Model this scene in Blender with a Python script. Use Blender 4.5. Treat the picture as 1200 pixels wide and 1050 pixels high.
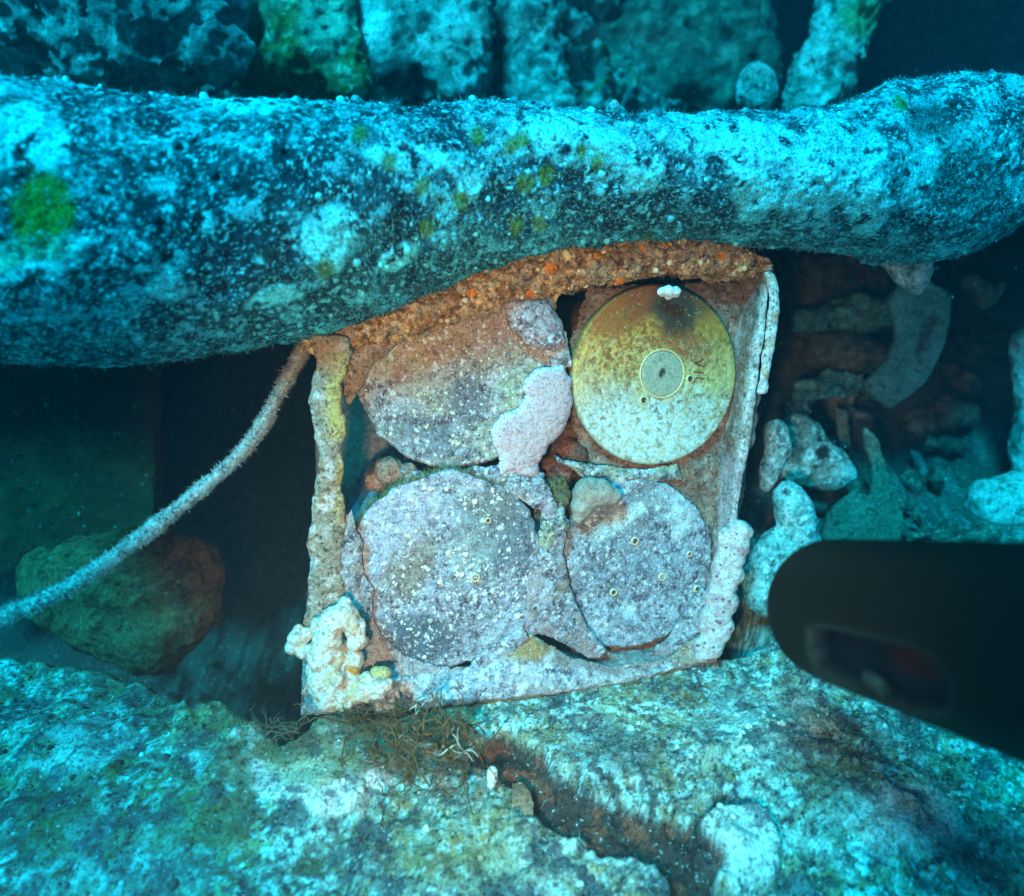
import bpy, math
import numpy as np

for o in list(bpy.data.objects):
    bpy.data.objects.remove(o)
scene = bpy.context.scene
COLL = scene.collection
PI = math.pi
R = math.radians

# ------------------------------------------------------------------ camera
FPX = 833.0                       # focal length in photograph pixels (1200 wide)
PITCH = R(25.0)
CAM = np.array((0.0, 0.0, 0.36))
RT = np.array((1.0, 0.0, 0.0))
FW = np.array((0.0, math.cos(PITCH), -math.sin(PITCH)))
UP = np.array((0.0, math.sin(PITCH), math.cos(PITCH)))
cam = bpy.data.cameras.new('camera')
cam_o = bpy.data.objects.new('camera', cam)
COLL.objects.link(cam_o)
cam_o.location = CAM
cam_o.rotation_euler = (R(90) - PITCH, 0, 0)
cam.sensor_width = 36.0
cam.lens = 36.0 * FPX / 1200.0
cam.clip_start = 0.01
cam.clip_end = 60.0
cam.dof.use_dof = True
cam.dof.focus_distance = 0.50
cam.dof.aperture_fstop = 4.6
scene.camera = cam_o

# ------------------------------------------------------------------ light
SUN_DIR = np.array((0.30, 0.47, -0.82))      # direction the light travels
SUN_DIR /= np.linalg.norm(SUN_DIR)
sun_el = math.asin(-SUN_DIR[2])
sun_az = math.atan2(-SUN_DIR[0], -SUN_DIR[1])
world = bpy.data.worlds.new('World')
scene.world = world
world.use_nodes = True
wn = world.node_tree.nodes
wl = world.node_tree.links
wn.clear()
sky = wn.new('ShaderNodeTexSky')
sky.sky_type = 'NISHITA'
sky.sun_disc = False
sky.sun_elevation = sun_el
sky.sun_rotation = sun_az
tint = wn.new('ShaderNodeMix')
tint.data_type = 'RGBA'
tint.blend_type = 'MULTIPLY'
tint.inputs[0].default_value = 1.0
tint.inputs[7].default_value = (0.006, 0.30, 0.50, 1)   # daylight after several metres of sea water
bg = wn.new('ShaderNodeBackground')
bg.inputs['Strength'].default_value = 0.060
wo = wn.new('ShaderNodeOutputWorld')
wl.new(sky.outputs[0], tint.inputs[6])
wl.new(tint.outputs[2], bg.inputs['Color'])
wl.new(bg.outputs[0], wo.inputs['Surface'])

sun = bpy.data.lights.new('sun', 'SUN')
sun.energy = 5.0
sun.angle = R(14.0)
sun.color = (0.006, 0.70, 0.98)                 # red is absorbed by the water above
sun_o = bpy.data.objects.new('sun', sun)
COLL.objects.link(sun_o)
from mathutils import Vector
sun_o.rotation_euler = Vector(SUN_DIR).to_track_quat('-Z', 'Y').to_euler()
sun_o.location = (0, 0, 3)

def cp(x, y, d):
    """camera-frame metres (right, up, forward) to world"""
    return CAM + x * RT + y * UP + d * FW

# the diver's warm lamp that makes the brown and orange pool on the crate
lamp = bpy.data.lights.new('dive_lamp', 'SPOT')
lamp.energy = 7.6
lamp.color = (1.0, 0.70, 0.42)
lamp.spot_size = R(70)
lamp.spot_blend = 1.0
lamp.shadow_soft_size = 0.012
lamp_o = bpy.data.objects.new('dive_lamp', lamp)
COLL.objects.link(lamp_o)
_lp = cp(-0.045, -0.07, 0.0)
lamp_o.location = _lp
lamp_o.rotation_euler = Vector(cp(0.025, -0.045, 0.5) - _lp).to_track_quat('-Z', 'Y').to_euler()

vs = scene.view_settings
vs.view_transform = 'Standard'
vs.look = 'None'
vs.exposure = 0.62
vs.gamma = 1.0
scene.render.engine = 'CYCLES'
scene.cycles.use_denoising = True
scene.cycles.max_bounces = 4
scene.cycles.diffuse_bounces = 2
scene.cycles.glossy_bounces = 2
scene.cycles.volume_bounces = 0

# ------------------------------------------------------------------ pixel helpers
def ray(px, py):
    return FW + (px - 600.0) / FPX * RT + (525.0 - py) / FPX * UP

def P(px, py, d):
    return CAM + d * ray(px, py)

def pts(lst):
    return np.array([P(*q) for q in lst])

def onplane(px, py, p0, n):
    r = ray(px, py)
    t = np.dot(p0 - CAM, n) / np.dot(r, n)
    return CAM + t * r

def proj(V):
    W = V - CAM
    d = np.maximum(W @ FW, 0.02)
    return np.stack((600 + FPX * (W @ RT) / d, 525 - FPX * (W @ UP) / d), -1)

# ------------------------------------------------------------------ noise
def _h(ix, iy, iz, s):
    h = ix.astype(np.uint32) * np.uint32(374761393) + iy.astype(np.uint32) * np.uint32(668265263) \
        + iz.astype(np.uint32) * np.uint32(2246822519) + np.uint32((s * 3266489917) & 0xFFFFFFFF)
    h = (h ^ (h >> np.uint32(15))) * np.uint32(2246822519)
    h = (h ^ (h >> np.uint32(13))) * np.uint32(3266489917)
    return h ^ (h >> np.uint32(16))

def perlin(p, s=0):
    p = p.astype(np.float32)
    i = np.floor(p)
    f = p - i
    i = i.astype(np.int64)
    u = f * f * f * (f * (f * 6 - 15) + 10)
    out = 0
    for dx in (0, 1):
        wx = u[:, 0] if dx else 1 - u[:, 0]
        for dy in (0, 1):
            wy = u[:, 1] if dy else 1 - u[:, 1]
            for dz in (0, 1):
                wz = u[:, 2] if dz else 1 - u[:, 2]
                h = _h(i[:, 0] + dx, i[:, 1] + dy, i[:, 2] + dz, s)
                gx = (h & np.uint32(1023)).astype(np.float32) / 511.5 - 1
                gy = ((h >> np.uint32(10)) & np.uint32(1023)).astype(np.float32) / 511.5 - 1
                gz = ((h >> np.uint32(20)) & np.uint32(1023)).astype(np.float32) / 511.5 - 1
                out = out + wx * wy * wz * (gx * (f[:, 0] - dx) + gy * (f[:, 1] - dy) + gz * (f[:, 2] - dz))
    return out * 1.6

def fbm(p, scale, octv=4, s=0, gain=0.5):
    a, t, out = 1.0, 0.0, 0.0
    q = np.asarray(p) * scale + 17.3 * s
    for k in range(octv):
        out = out + a * perlin(q, s * 7 + k)
        t += a * a
        a *= gain
        q = q * 2.03 + 5.1
    return out / math.sqrt(t)

def worley(p, scale, s=0):
    """distance to nearest feature point and a random number of its cell"""
    p = (np.asarray(p) * scale + 3.7 * s).astype(np.float32)
    i = np.floor(p).astype(np.int64)
    f = p - i
    best = np.full(len(p), 9.0, np.float32)
    rid = np.zeros(len(p), np.float32)
    for dx in (-1, 0, 1):
        for dy in (-1, 0, 1):
            for dz in (-1, 0, 1):
                h = _h(i[:, 0] + dx, i[:, 1] + dy, i[:, 2] + dz, s + 91)
                ax = (h & np.uint32(1023)).astype(np.float32) / 1023 + dx - f[:, 0]
                ay = ((h >> np.uint32(10)) & np.uint32(1023)).astype(np.float32) / 1023 + dy - f[:, 1]
                az = ((h >> np.uint32(20)) & np.uint32(1023)).astype(np.float32) / 1023 + dz - f[:, 2]
                d = ax * ax + ay * ay + az * az
                m = d < best
                best = np.where(m, d, best)
                rid = np.where(m, (h % np.uint32(997)).astype(np.float32) / 997, rid)
    return np.sqrt(best), rid

def ss(a, b, x):
    t = np.clip((x - a) / (b - a), 0, 1)
    return t * t * (3 - 2 * t)

def lay(col, m, rgb):
    m = np.clip(m, 0, 1)[:, None]
    return col * (1 - m) + np.array(rgb)[None, :] * m

def spot(px, c, r, nz=0.0, rot=0.0, soft=0.3):
    d = px - np.array(c, float)
    ca, sa = math.cos(R(rot)), math.sin(R(rot))
    x = (d[:, 0] * ca + d[:, 1] * sa) / r[0]
    y = (-d[:, 0] * sa + d[:, 1] * ca) / r[1]
    return ss(1 + soft, 1 - soft, np.sqrt(x * x + y * y) + nz)

rng = np.random.RandomState(7)

# ------------------------------------------------------------------ mesh helpers
def vnormals(V, F):
    F = np.asarray(F)
    a, b, c = V[F[:, 0]], V[F[:, 1]], V[F[:, 2]]
    if F.shape[1] == 4:
        n = np.cross(c - a, V[F[:, 3]] - b)
    else:
        n = np.cross(b - a, c - a)
    out = np.zeros_like(V)
    for k in range(F.shape[1]):
        for ax in range(3):
            out[:, ax] += np.bincount(F[:, k], n[:, ax], len(V))
    return out / (np.linalg.norm(out, axis=1, keepdims=True) + 1e-12)

ORG = {}
def tag(o, label=None, cat=None, group=None, kind=None):
    if label: o['label'] = label
    if cat: o['category'] = cat
    if group: o['group'] = group
    if kind: o['kind'] = kind
    return o

def thing(name, loc, label, cat, group=None):
    o = bpy.data.objects.new(name, None)
    o.empty_display_size = 0.02
    COLL.objects.link(o)
    o.location = loc
    ORG[o.name] = np.array(loc, float)
    return tag(o, label, cat, group)

def make(name, V, F, mat, col=None, parent=None, smooth=True, kind=None):
    V = np.asarray(V, float)
    F = np.asarray(F, np.int64)
    org = np.array(((V[:, 0].min() + V[:, 0].max()) / 2, (V[:, 1].min() + V[:, 1].max()) / 2, V[:, 2].min()))
    me = bpy.data.meshes.new(name)
    k = F.shape[1]
    me.vertices.add(len(V))
    me.vertices.foreach_set('co', (V - org).astype(np.float32).ravel())
    me.loops.add(F.size)
    me.loops.foreach_set('vertex_index', F.ravel().astype(np.int32))
    me.polygons.add(len(F))
    me.polygons.foreach_set('loop_start', np.arange(0, F.size, k, dtype=np.int32))
    me.polygons.foreach_set('loop_total', np.full(len(F), k, np.int32))
    me.polygons.foreach_set('use_smooth', np.full(len(F), smooth))
    if col is not None:
        at = me.attributes.new('Col', 'FLOAT_COLOR', 'POINT')
        c4 = np.ones((len(V), 4), np.float32)
        c4[:, :3] = np.clip(col, 0.003, 0.95)
        at.data.foreach_set('color', c4.ravel())
    me.update(calc_edges=True)
    me.materials.append(mat)
    o = bpy.data.objects.new(name, me)
    COLL.objects.link(o)
    if parent is not None:
        o.parent = parent
        o.location = org - ORG[parent.name]
    else:
        o.location = org
    ORG[o.name] = org
    if kind: o['kind'] = kind
    return o

def grid_faces(nu, nv, wu=False, wv=False):
    iu = np.arange(nu if wu else nu - 1)
    iv = np.arange(nv if wv else nv - 1)
    U, W = np.meshgrid(iu, iv, indexing='ij')
    U2, W2 = (U + 1) % nu, (W + 1) % nv
    return np.stack((U * nv + W, U2 * nv + W, U2 * nv + W2, U * nv + W2), -1).reshape(-1, 4)

def spline(pt, n):
    pt = np.asarray(pt, float)
    if pt.ndim == 1: pt = pt[:, None]
    k = len(pt)
    t = np.linspace(0, k - 1, n)
    i = np.clip(t.astype(int), 0, k - 2)
    f = (t - i)[:, None]
    p0, p1 = pt[np.maximum(i - 1, 0)], pt[i]
    p2, p3 = pt[i + 1], pt[np.minimum(i + 2, k - 1)]
    return 0.5 * (2 * p1 + (p2 - p0) * f + (2 * p0 - 5 * p1 + 4 * p2 - p3) * f ** 2 + (3 * p1 - p0 - 3 * p2 + p3) * f ** 3)

def unit(v):
    v = np.asarray(v, float)
    return v / (np.linalg.norm(v, axis=-1, keepdims=True) + 1e-12)

def sweep(path, ra, rb, nu, nv, up=(0, 0, 1), A=None, B=None, rect=False, endround=0.02):
    """closed tube; ra along axis A (or horizontal normal), rb along B. radii in metres, arrays allowed"""
    C = spline(path, nu)
    ra = spline(np.atleast_1d(ra) if np.size(ra) > 1 else [ra, ra], nu)[:, 0]
    rb = spline(np.atleast_1d(rb) if np.size(rb) > 1 else [rb, rb], nu)[:, 0]
    T = unit(np.gradient(C, axis=0))
    if A is None:
        Bv = np.cross(T, np.cross(np.broadcast_to(up, T.shape), T))
        Bv = unit(Bv)
        Av = unit(np.cross(T, Bv))
    else:
        Av = np.broadcast_to(unit(A), T.shape)
        Bv = np.broadcast_to(unit(B), T.shape)
    if rect:
        a, b = float(np.mean(ra)), float(np.mean(rb))
        per = 4 * (a + b)
        s = (np.arange(nv) + 0.5) / nv * per
        x = np.empty(nv); y = np.empty(nv)
        for k, q in enumerate(s):
            if q < 2 * a: x[k], y[k] = -a + q, b
            elif q < 2 * a + 2 * b: x[k], y[k] = a, b - (q - 2 * a)
            elif q < 4 * a + 2 * b: x[k], y[k] = a - (q - 2 * a - 2 * b), -b
            else: x[k], y[k] = -a, -b + (q - 4 * a - 2 * b)
        cx, cy = x / a, y / b
    else:
        th = np.linspace(0, 2 * PI, nv, endpoint=False)
        cx, cy = np.cos(th), np.sin(th)
    t = np.linspace(0, 1, nu)
    e = np.minimum(t, 1 - t) / max(endround, 1e-6)
    er = np.sqrt(np.clip(1 - (1 - np.clip(e, 0, 1)) ** 2, 0, 1))
    V = C[:, None, :] + (ra * er)[:, None, None] * cx[None, :, None] * Av[:, None, :] \
        + (rb * er)[:, None, None] * cy[None, :, None] * Bv[:, None, :]
    F = grid_faces(nu, nv, False, True)
    V = V.reshape(-1, 3)
    n = vnormals(V, F)
    Cc = np.repeat(C, nv, 0)
    if np.mean(np.sum(n * (V - Cc), 1)) < 0:
        F = F[:, ::-1]
    return V, F

def disp(V, F, items):
    """items: (amp, scale, octaves, seed) fbm displacement along normals"""
    n = vnormals(V, F)
    d = 0
    for it in items:
        d = d + it[0] * fbm(V, it[1], it[2], it[3])
    return V + n * np.asarray(d)[:, None]

def ico(sub):
    import bmesh
    bm = bmesh.new()
    bmesh.ops.create_icosphere(bm, subdivisions=sub, radius=1.0)
    bm.verts.ensure_lookup_table()
    v = np.array([q.co[:] for q in bm.verts])
    f = np.array([[q.index for q in fa.verts] for fa in bm.faces])
    bm.free()
    return v, f
ICO = {k: ico(k) for k in (1, 2, 3)}

def chain(lst, step=0.35):
    """spheres (x,y,z,r) interpolated along a list of points with radii"""
    out = []
    for a, b in zip(lst[:-1], lst[1:]):
        a, b = np.array(a, float), np.array(b, float)
        L = np.linalg.norm(a[:3] - b[:3])
        n = max(1, int(L / (step * min(a[3], b[3]) + 1e-6)))
        for k in range(n):
            out.append(a + (b - a) * k / n)
    out.append(np.array(lst[-1], float))
    return out

def pxs(lst, d=None):
    """(px,py,depth,radius_px) to world spheres"""
    out = []
    for q in lst:
        px, py, dd, rp = q
        out.append(tuple(P(px, py, dd)) + (rp * dd / FPX,))
    return out

def remesh(spheres, vox, smooth=10):
    v, f = ICO[2]
    VV, FF = [], []
    for k, s in enumerate(spheres):
        VV.append(v * s[3] * 1.06 + np.array(s[:3]))
        FF.append(f + k * len(v))
    me = bpy.data.meshes.new('tmp')
    me.from_pydata(np.concatenate(VV).tolist(), [], np.concatenate(FF).tolist())
    o = bpy.data.objects.new('tmp', me)
    COLL.objects.link(o)
    m = o.modifiers.new('r', 'REMESH')
    m.mode = 'VOXEL'
    m.voxel_size = vox
    m2 = o.modifiers.new('s', 'SMOOTH')
    m2.iterations = smooth
    m2.factor = 0.5
    dg = bpy.context.evaluated_depsgraph_get()
    ev = o.evaluated_get(dg)
    em = ev.to_mesh()
    n = len(em.vertices)
    V = np.empty(n * 3, np.float32)
    em.vertices.foreach_get('co', V)
    V = V.reshape(-1, 3).astype(float)
    F = np.array([list(p.vertices) for p in em.polygons if len(p.vertices) == 4])
    ev.to_mesh_clear()
    bpy.data.objects.remove(o)
    bpy.data.meshes.remove(me)
    return V, F

# ------------------------------------------------------------------ materials
def crust(name, fine=700.0, contrast=0.5, speck=0.25, speck_scale=420.0, speck_col=(0.75, 0.78, 0.72),
          pit=0.4, pit_scale=300.0, bump=0.7, rough=0.8, metal=0.0, spec=0.15, dist=0.0016):
    m = bpy.data.materials.new(name)
    m.use_nodes = True
    N, L = m.node_tree.nodes, m.node_tree.links
    N.clear()
    out = N.new('ShaderNodeOutputMaterial')
    b = N.new('ShaderNodeBsdfPrincipled')
    b.inputs['Roughness'].default_value = rough
    b.inputs['Metallic'].default_value = metal
    b.inputs['Specular IOR Level'].default_value = spec
    L.new(b.outputs[0], out.inputs['Surface'])
    at = N.new('ShaderNodeAttribute'); at.attribute_name = 'Col'
    tc = N.new('ShaderNodeTexCoord')
    n1 = N.new('ShaderNodeTexNoise')
    n1.inputs['Scale'].default_value = fine
    n1.inputs['Detail'].default_value = 4
    n1.inputs['Roughness'].default_value = 0.65
    L.new(tc.outputs['Object'], n1.inputs['Vector'])
    mr = N.new('ShaderNodeMapRange')
    mr.inputs[1].default_value = 0.30; mr.inputs[2].default_value = 0.70
    mr.inputs[3].default_value = 1 - contrast; mr.inputs[4].default_value = 1 + contrast
    L.new(n1.outputs['Fac'], mr.inputs[0])
    mul = N.new('ShaderNodeMix'); mul.data_type = 'RGBA'; mul.blend_type = 'MULTIPLY'
    mul.inputs[0].default_value = 1
    L.new(at.outputs['Color'], mul.inputs[6]); L.new(mr.outputs[0], mul.inputs[7])
    # pale specks: some voronoi cells
    v1 = N.new('ShaderNodeTexVoronoi'); v1.inputs['Scale'].default_value = speck_scale
    s1 = N.new('ShaderNodeMapRange')
    s1.inputs[1].default_value = 0.42; s1.inputs[2].default_value = 0.25
    s1.inputs[3].default_value = 0; s1.inputs[4].default_value = 1
    L.new(v1.outputs['Distance'], s1.inputs[0])
    sep = N.new('ShaderNodeSeparateColor'); L.new(v1.outputs['Color'], sep.inputs[0])
    gt = N.new('ShaderNodeMath'); gt.operation = 'LESS_THAN'; gt.inputs[1].default_value = speck
    L.new(sep.outputs[0], gt.inputs[0])
    sm = N.new('ShaderNodeMath'); sm.operation = 'MULTIPLY'
    L.new(s1.outputs[0], sm.inputs[0]); L.new(gt.outputs[0], sm.inputs[1])
    sm2 = N.new('ShaderNodeMath'); sm2.operation = 'MULTIPLY'
    L.new(sm.outputs[0], sm2.inputs[0]); L.new(sep.outputs[1], sm2.inputs[1])
    mx = N.new('ShaderNodeMix'); mx.data_type = 'RGBA'
    L.new(sm2.outputs[0], mx.inputs[0]); L.new(mul.outputs[2], mx.inputs[6])
    mx.inputs[7].default_value = (*speck_col, 1)
    # dark pits
    v2 = N.new('ShaderNodeTexVoronoi'); v2.inputs['Scale'].default_value = pit_scale
    nv = N.new('ShaderNodeVectorMath'); nv.operation = 'ADD'
    sc = N.new('ShaderNodeVectorMath'); sc.operation = 'SCALE'; sc.inputs['Scale'].default_value = 2.2 / pit_scale
    L.new(n1.outputs['Color'], sc.inputs[0]); L.new(tc.outputs['Object'], nv.inputs[0]); L.new(sc.outputs[0], nv.inputs[1])
    L.new(nv.outputs[0], v2.inputs['Vector']); L.new(nv.outputs[0], v1.inputs['Vector'])
    s2 = N.new('ShaderNodeMapRange')
    s2.inputs[1].default_value = 0.40; s2.inputs[2].default_value = 0.15
    s2.inputs[3].default_value = 0; s2.inputs[4].default_value = 1
    L.new(v2.outputs['Distance'], s2.inputs[0])
    sep2 = N.new('ShaderNodeSeparateColor'); L.new(v2.outputs['Color'], sep2.inputs[0])
    g2 = N.new('ShaderNodeMath'); g2.operation = 'LESS_THAN'; g2.inputs[1].default_value = pit
    L.new(sep2.outputs[0], g2.inputs[0])
    p2 = N.new('ShaderNodeMath'); p2.operation = 'MULTIPLY'
    L.new(s2.outputs[0], p2.inputs[0]); L.new(g2.outputs[0], p2.inputs[1])
    p3 = N.new('ShaderNodeMath'); p3.operation = 'MULTIPLY'; p3.inputs[1].default_value = 0.75
    L.new(p2.outputs[0], p3.inputs[0])
    mx2 = N.new('ShaderNodeMix'); mx2.data_type = 'RGBA'
    L.new(p3.outputs[0], mx2.inputs[0]); L.new(mx.outputs[2], mx2.inputs[6])
    dk = N.new('ShaderNodeMix'); dk.data_type = 'RGBA'; dk.blend_type = 'MULTIPLY'; dk.inputs[0].default_value = 1
    dk.inputs[7].default_value = (0.22, 0.16, 0.16, 1)
    L.new(mul.outputs[2], dk.inputs[6]); L.new(dk.outputs[2], mx2.inputs[7])
    L.new(mx2.outputs[2], b.inputs['Base Color'])
    # relief
    n2 = N.new('ShaderNodeTexNoise'); n2.inputs['Scale'].default_value = fine * 0.55
    n2.inputs['Detail'].default_value = 6; n2.inputs['Roughness'].default_value = 0.7
    L.new(tc.outputs['Object'], n2.inputs['Vector'])
    h1 = N.new('ShaderNodeMath'); h1.operation = 'MULTIPLY_ADD'; h1.inputs[1].default_value = 0.8
    L.new(sm.outputs[0], h1.inputs[0]); L.new(n2.outputs['Fac'], h1.inputs[2])
    h2 = N.new('ShaderNodeMath'); h2.operation = 'MULTIPLY_ADD'; h2.inputs[1].default_value = -0.8
    L.new(p2.outputs[0], h2.inputs[0]); L.new(h1.outputs[0], h2.inputs[2])
    bp = N.new('ShaderNodeBump'); bp.inputs['Strength'].default_value = bump
    bp.inputs['Distance'].default_value = dist
    L.new(h2.outputs[0], bp.inputs['Height'])
    L.new(bp.outputs[0], b.inputs['Normal'])
    return m

M_PIPE = crust('pipe crust', 620, 0.6, 0.30, 480, (0.12, 0.80, 0.86), 0.45, 330, 0.55, dist=0.0010)
M_REEF = crust('reef crust', 520, 0.5, 0.26, 380, (0.46, 0.84, 0.80), 0.50, 280, 0.75, dist=0.0012)
M_CRATE = crust('crate crust', 700, 0.55, 0.28, 480, (0.72, 0.72, 0.66), 0.5, 330, 0.8)
M_SHELL = crust('shell crust', 850, 0.42, 0.48, 430, (0.82, 0.84, 0.82), 0.42, 420, 0.6, dist=0.0009)
M_BRASS = crust('brass patina', 900, 0.35, 0.10, 700, (0.70, 0.80, 0.50), 0.30, 600, 0.5, rough=0.5, metal=0.18, spec=0.4, dist=0.0006)
M_CORAL = crust('pale coral', 800, 0.30, 0.10, 520, (0.8, 0.8, 0.74), 0.30, 560, 0.6)
M_SPONGE = crust('sponge skin', 1100, 0.14, 0.0, 300, (0.8, 0.8, 0.8), 0.55, 700, 0.7, dist=0.0008)
M_ROCK = crust('rubble rock', 330, 0.55, 0.06, 230, (0.35, 0.52, 0.48), 0.10, 150, 0.9, dist=0.003)
M_PLAIN = crust('small growth', 900, 0.2, 0.0, 300, (0.8, 0.8, 0.8), 0.0, 300, 0.2)
M_TORCH = crust('black rubber', 1500, 0.15, 0.0, 300, (0.1, 0.1, 0.1), 0.0, 300, 0.08, rough=0.6, spec=0.06)

def smat(name, rgb, rough=0.6, spec=0.3):
    m = bpy.data.materials.new(name)
    m.use_nodes = True
    b = m.node_tree.nodes['Principled BSDF']
    b.inputs['Base Color'].default_value = (*rgb, 1)
    b.inputs['Roughness'].default_value = rough
    b.inputs['Specular IOR Level'].default_value = spec
    return m
M_INK = smat('dark stamping', (0.05, 0.05, 0.03), 0.9, 0.05)

# ------------------------------------------------------------------ scatter helpers
def domes(name, pos, nrm, rad, hgt, col, mat, parent=None, kind='stuff'):
    """low rounded discs (barnacles, tube rims) set on a surface, one mesh"""
    rad = np.minimum(rad, 0.0030)
    hgt = np.minimum(hgt, 0.0026)
    k = 7
    n = len(pos)
    t1 = unit(np.cross(nrm, np.array((0.31, 0.77, 0.55))))
    t2 = np.cross(nrm, t1)
    VV = []
    for rr, hh in ((1.0, -0.3), (0.85, 0.55), (0.45, 0.95)):
        for j in range(k):
            a = 2 * PI * j / k
            w = 1 + 0.18 * np.sin(3 * a + 9.0 * rad * 1e3)
            VV.append(pos + (t1 * math.cos(a) + t2 * math.sin(a)) * (rad * rr * w)[:, None] + nrm * (hgt * hh)[:, None])
    VV.append(pos + nrm * hgt[:, None])
    V = np.stack(VV, 1).reshape(-1, 3)
    nv = 3 * k + 1
    f = []
    for l in range(2):
        for j in range(k):
            j2 = (j + 1) % k
            f.append((l * k + j, l * k + j2, (l + 1) * k + j2, (l + 1) * k + j))
    for j in range(k):
        f.append((2 * k + j, 2 * k + (j + 1) % k, 3 * k, 3 * k))
    f = np.array(f)
    tri = []
    for q in f:
        tri.append((q[0], q[1], q[2]))
        if q[2] != q[3]: tri.append((q[0], q[2], q[3]))
    tri = np.array(tri)
    F = (tri[None] + (np.arange(n) * nv)[:, None, None]).reshape(-1, 3)
    C = np.repeat(col, nv, 0)
    return make(name, V, F, mat, C, parent, True, kind)

def fuzz(name, pos, nrm, length, col, mat, parent=None, width=0.00022):
    """short fine filaments standing off a surface"""
    n = len(pos)
    d = unit(nrm + rng.normal(0, 0.45, (n, 3)))
    side = unit(np.cross(d, rng.normal(0, 1, (n, 3))))
    s2 = np.cross(d, side)
    bend = rng.normal(0, 0.35, (n, 3)) * length[:, None]
    VV = []
    for k in range(3):
        a = 2 * PI * k / 3
        VV.append(pos + (side * math.cos(a) + s2 * math.sin(a)) * width)
    mid = pos + d * (length * 0.55)[:, None]
    for k in range(3):
        a = 2 * PI * k / 3
        VV.append(mid + (side * math.cos(a) + s2 * math.sin(a)) * width * 0.8)
    VV.append(pos + d * length[:, None] + bend)
    V = np.stack(VV, 1).reshape(-1, 3)
    f = np.array([(0, 1, 4), (0, 4, 3), (1, 2, 5), (1, 5, 4), (2, 0, 3), (2, 3, 5), (3, 4, 6), (4, 5, 6), (5, 3, 6)])
    F = (f[None] + (np.arange(n) * 7)[:, None, None]).reshape(-1, 3)
    return make(name, V, F, mat, np.repeat(col, 7, 0), parent, False, 'stuff')

def pick(V, n, w):
    w = np.clip(w, 0, None)
    return rng.choice(len(V), n, p=w / w.sum())

# ------------------------------------------------------------------ crate frame
CN = unit(0.259 * RT - 0.139 * UP - 0.956 * FW)          # crate front normal, towards the diver
C0 = P(630, 580, 0.50)
def cpl(px, py, off=0.0):
    """pixel to the crate's front plane; off>0 is into the crate"""
    return onplane(px, py, C0 - CN * off, CN)
CB = -CN
EY = unit(UP - CN * np.dot(UP, CN))
EX = np.cross(EY, CN)

# ------------------------------------------------------------------ seabed
def axis(lo, hi, step, far0, far1, grow=1.10):
    a = list(np.arange(lo, hi, step))
    s = step
    x = a[-1]
    while x < far1:
        s = min(s * grow, 0.08); x += s; a.append(x)
    s = step; x = lo; pre = []
    while x > far0:
        s = min(s * grow, 0.08); x -= s; pre.append(x)
    return np.array(pre[::-1] + a)

def ground(px, py, z=-0.008):
    r = ray(px, py)
    t = (z - CAM[2]) / r[2]
    return (CAM + t * r)[:2]

def polydist(Q, poly, closed=True):
    """distance to polyline and inside flag for points Q (n,2)"""
    poly = np.asarray(poly, float)
    best = np.full(len(Q), 1e9)
    ins = np.zeros(len(Q), bool)
    m = len(poly)
    for k in range(m if closed else m - 1):
        a, b = poly[k], poly[(k + 1) % m]
        ab = b - a
        t = np.clip(((Q - a) @ ab) / (ab @ ab + 1e-15), 0, 1)
        d = np.hypot(Q[:, 0] - a[0] - t * ab[0], Q[:, 1] - a[1] - t * ab[1])
        best = np.minimum(best, d)
        if closed:
            c = (a[1] > Q[:, 1]) != (b[1] > Q[:, 1])
            with np.errstate(divide='ignore', invalid='ignore'):
                xi = a[0] + (Q[:, 1] - a[1]) * ab[0] / ab[1]
            ins ^= c & (Q[:, 0] < xi)
    return best, ins

gx = axis(-0.40, 0.44, 0.0016, -2.6, 2.6)
gy = axis(0.09, 0.50, 0.0016, -1.6, 4.2)
GX, GY = np.meshgrid(gx, gy, indexing='ij')
G = np.stack((GX.ravel(), GY.ravel(), np.zeros(GX.size)), 1)
n_big = fbm(G, 4.0, 3, 1)
n_mid = fbm(G, 16.0, 3, 2)
n_lo = fbm(G, 45.0, 4, 3)
n_hi = fbm(G, 170.0, 3, 4)
gz = -0.012 + 0.010 * n_big + 0.008 * n_mid + 0.0032 * n_lo + 0.0010 * n_hi
wd, wr = worley(G, 60.0, 5)
gz += 0.0022 * (1 - ss(0.0, 0.8, wd + 0.25 * n_hi)) * (wr > 0.45)
gz += 0.007 * np.abs(fbm(G, 28, 4, 6)) + 0.0016 * np.abs(fbm(G, 95, 3, 7)) - 0.006
# hollow at the left, under the pipe
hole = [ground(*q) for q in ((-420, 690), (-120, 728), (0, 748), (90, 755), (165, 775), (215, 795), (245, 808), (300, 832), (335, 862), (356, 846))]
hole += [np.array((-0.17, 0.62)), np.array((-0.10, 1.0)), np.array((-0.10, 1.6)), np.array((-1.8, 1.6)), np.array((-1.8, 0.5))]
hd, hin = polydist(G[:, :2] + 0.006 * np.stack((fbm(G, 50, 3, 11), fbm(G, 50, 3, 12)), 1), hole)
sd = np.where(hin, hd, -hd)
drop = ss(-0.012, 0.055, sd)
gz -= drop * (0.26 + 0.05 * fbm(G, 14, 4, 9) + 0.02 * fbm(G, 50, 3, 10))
# low mounds in front
gz += 0.022 * np.exp(-(((G[:, 0] + 0.20) / 0.13) ** 2 + ((G[:, 1] - 0.30) / 0.07) ** 2)) * (1 - drop)
gz += 0.012 * np.exp(-(((G[:, 0] - 0.20) / 0.14) ** 2 + ((G[:, 1] - 0.27) / 0.07) ** 2))
# rubble bank rising behind on the right
gz += np.clip(G[:, 1] - 0.66, 0, 1.6) * 0.34 * ss(-0.10, 0.1, G[:, 0])
gz += 0.03 * fbm(G, 9, 3, 8) * ss(0.55, 0.8, G[:, 1])
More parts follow.
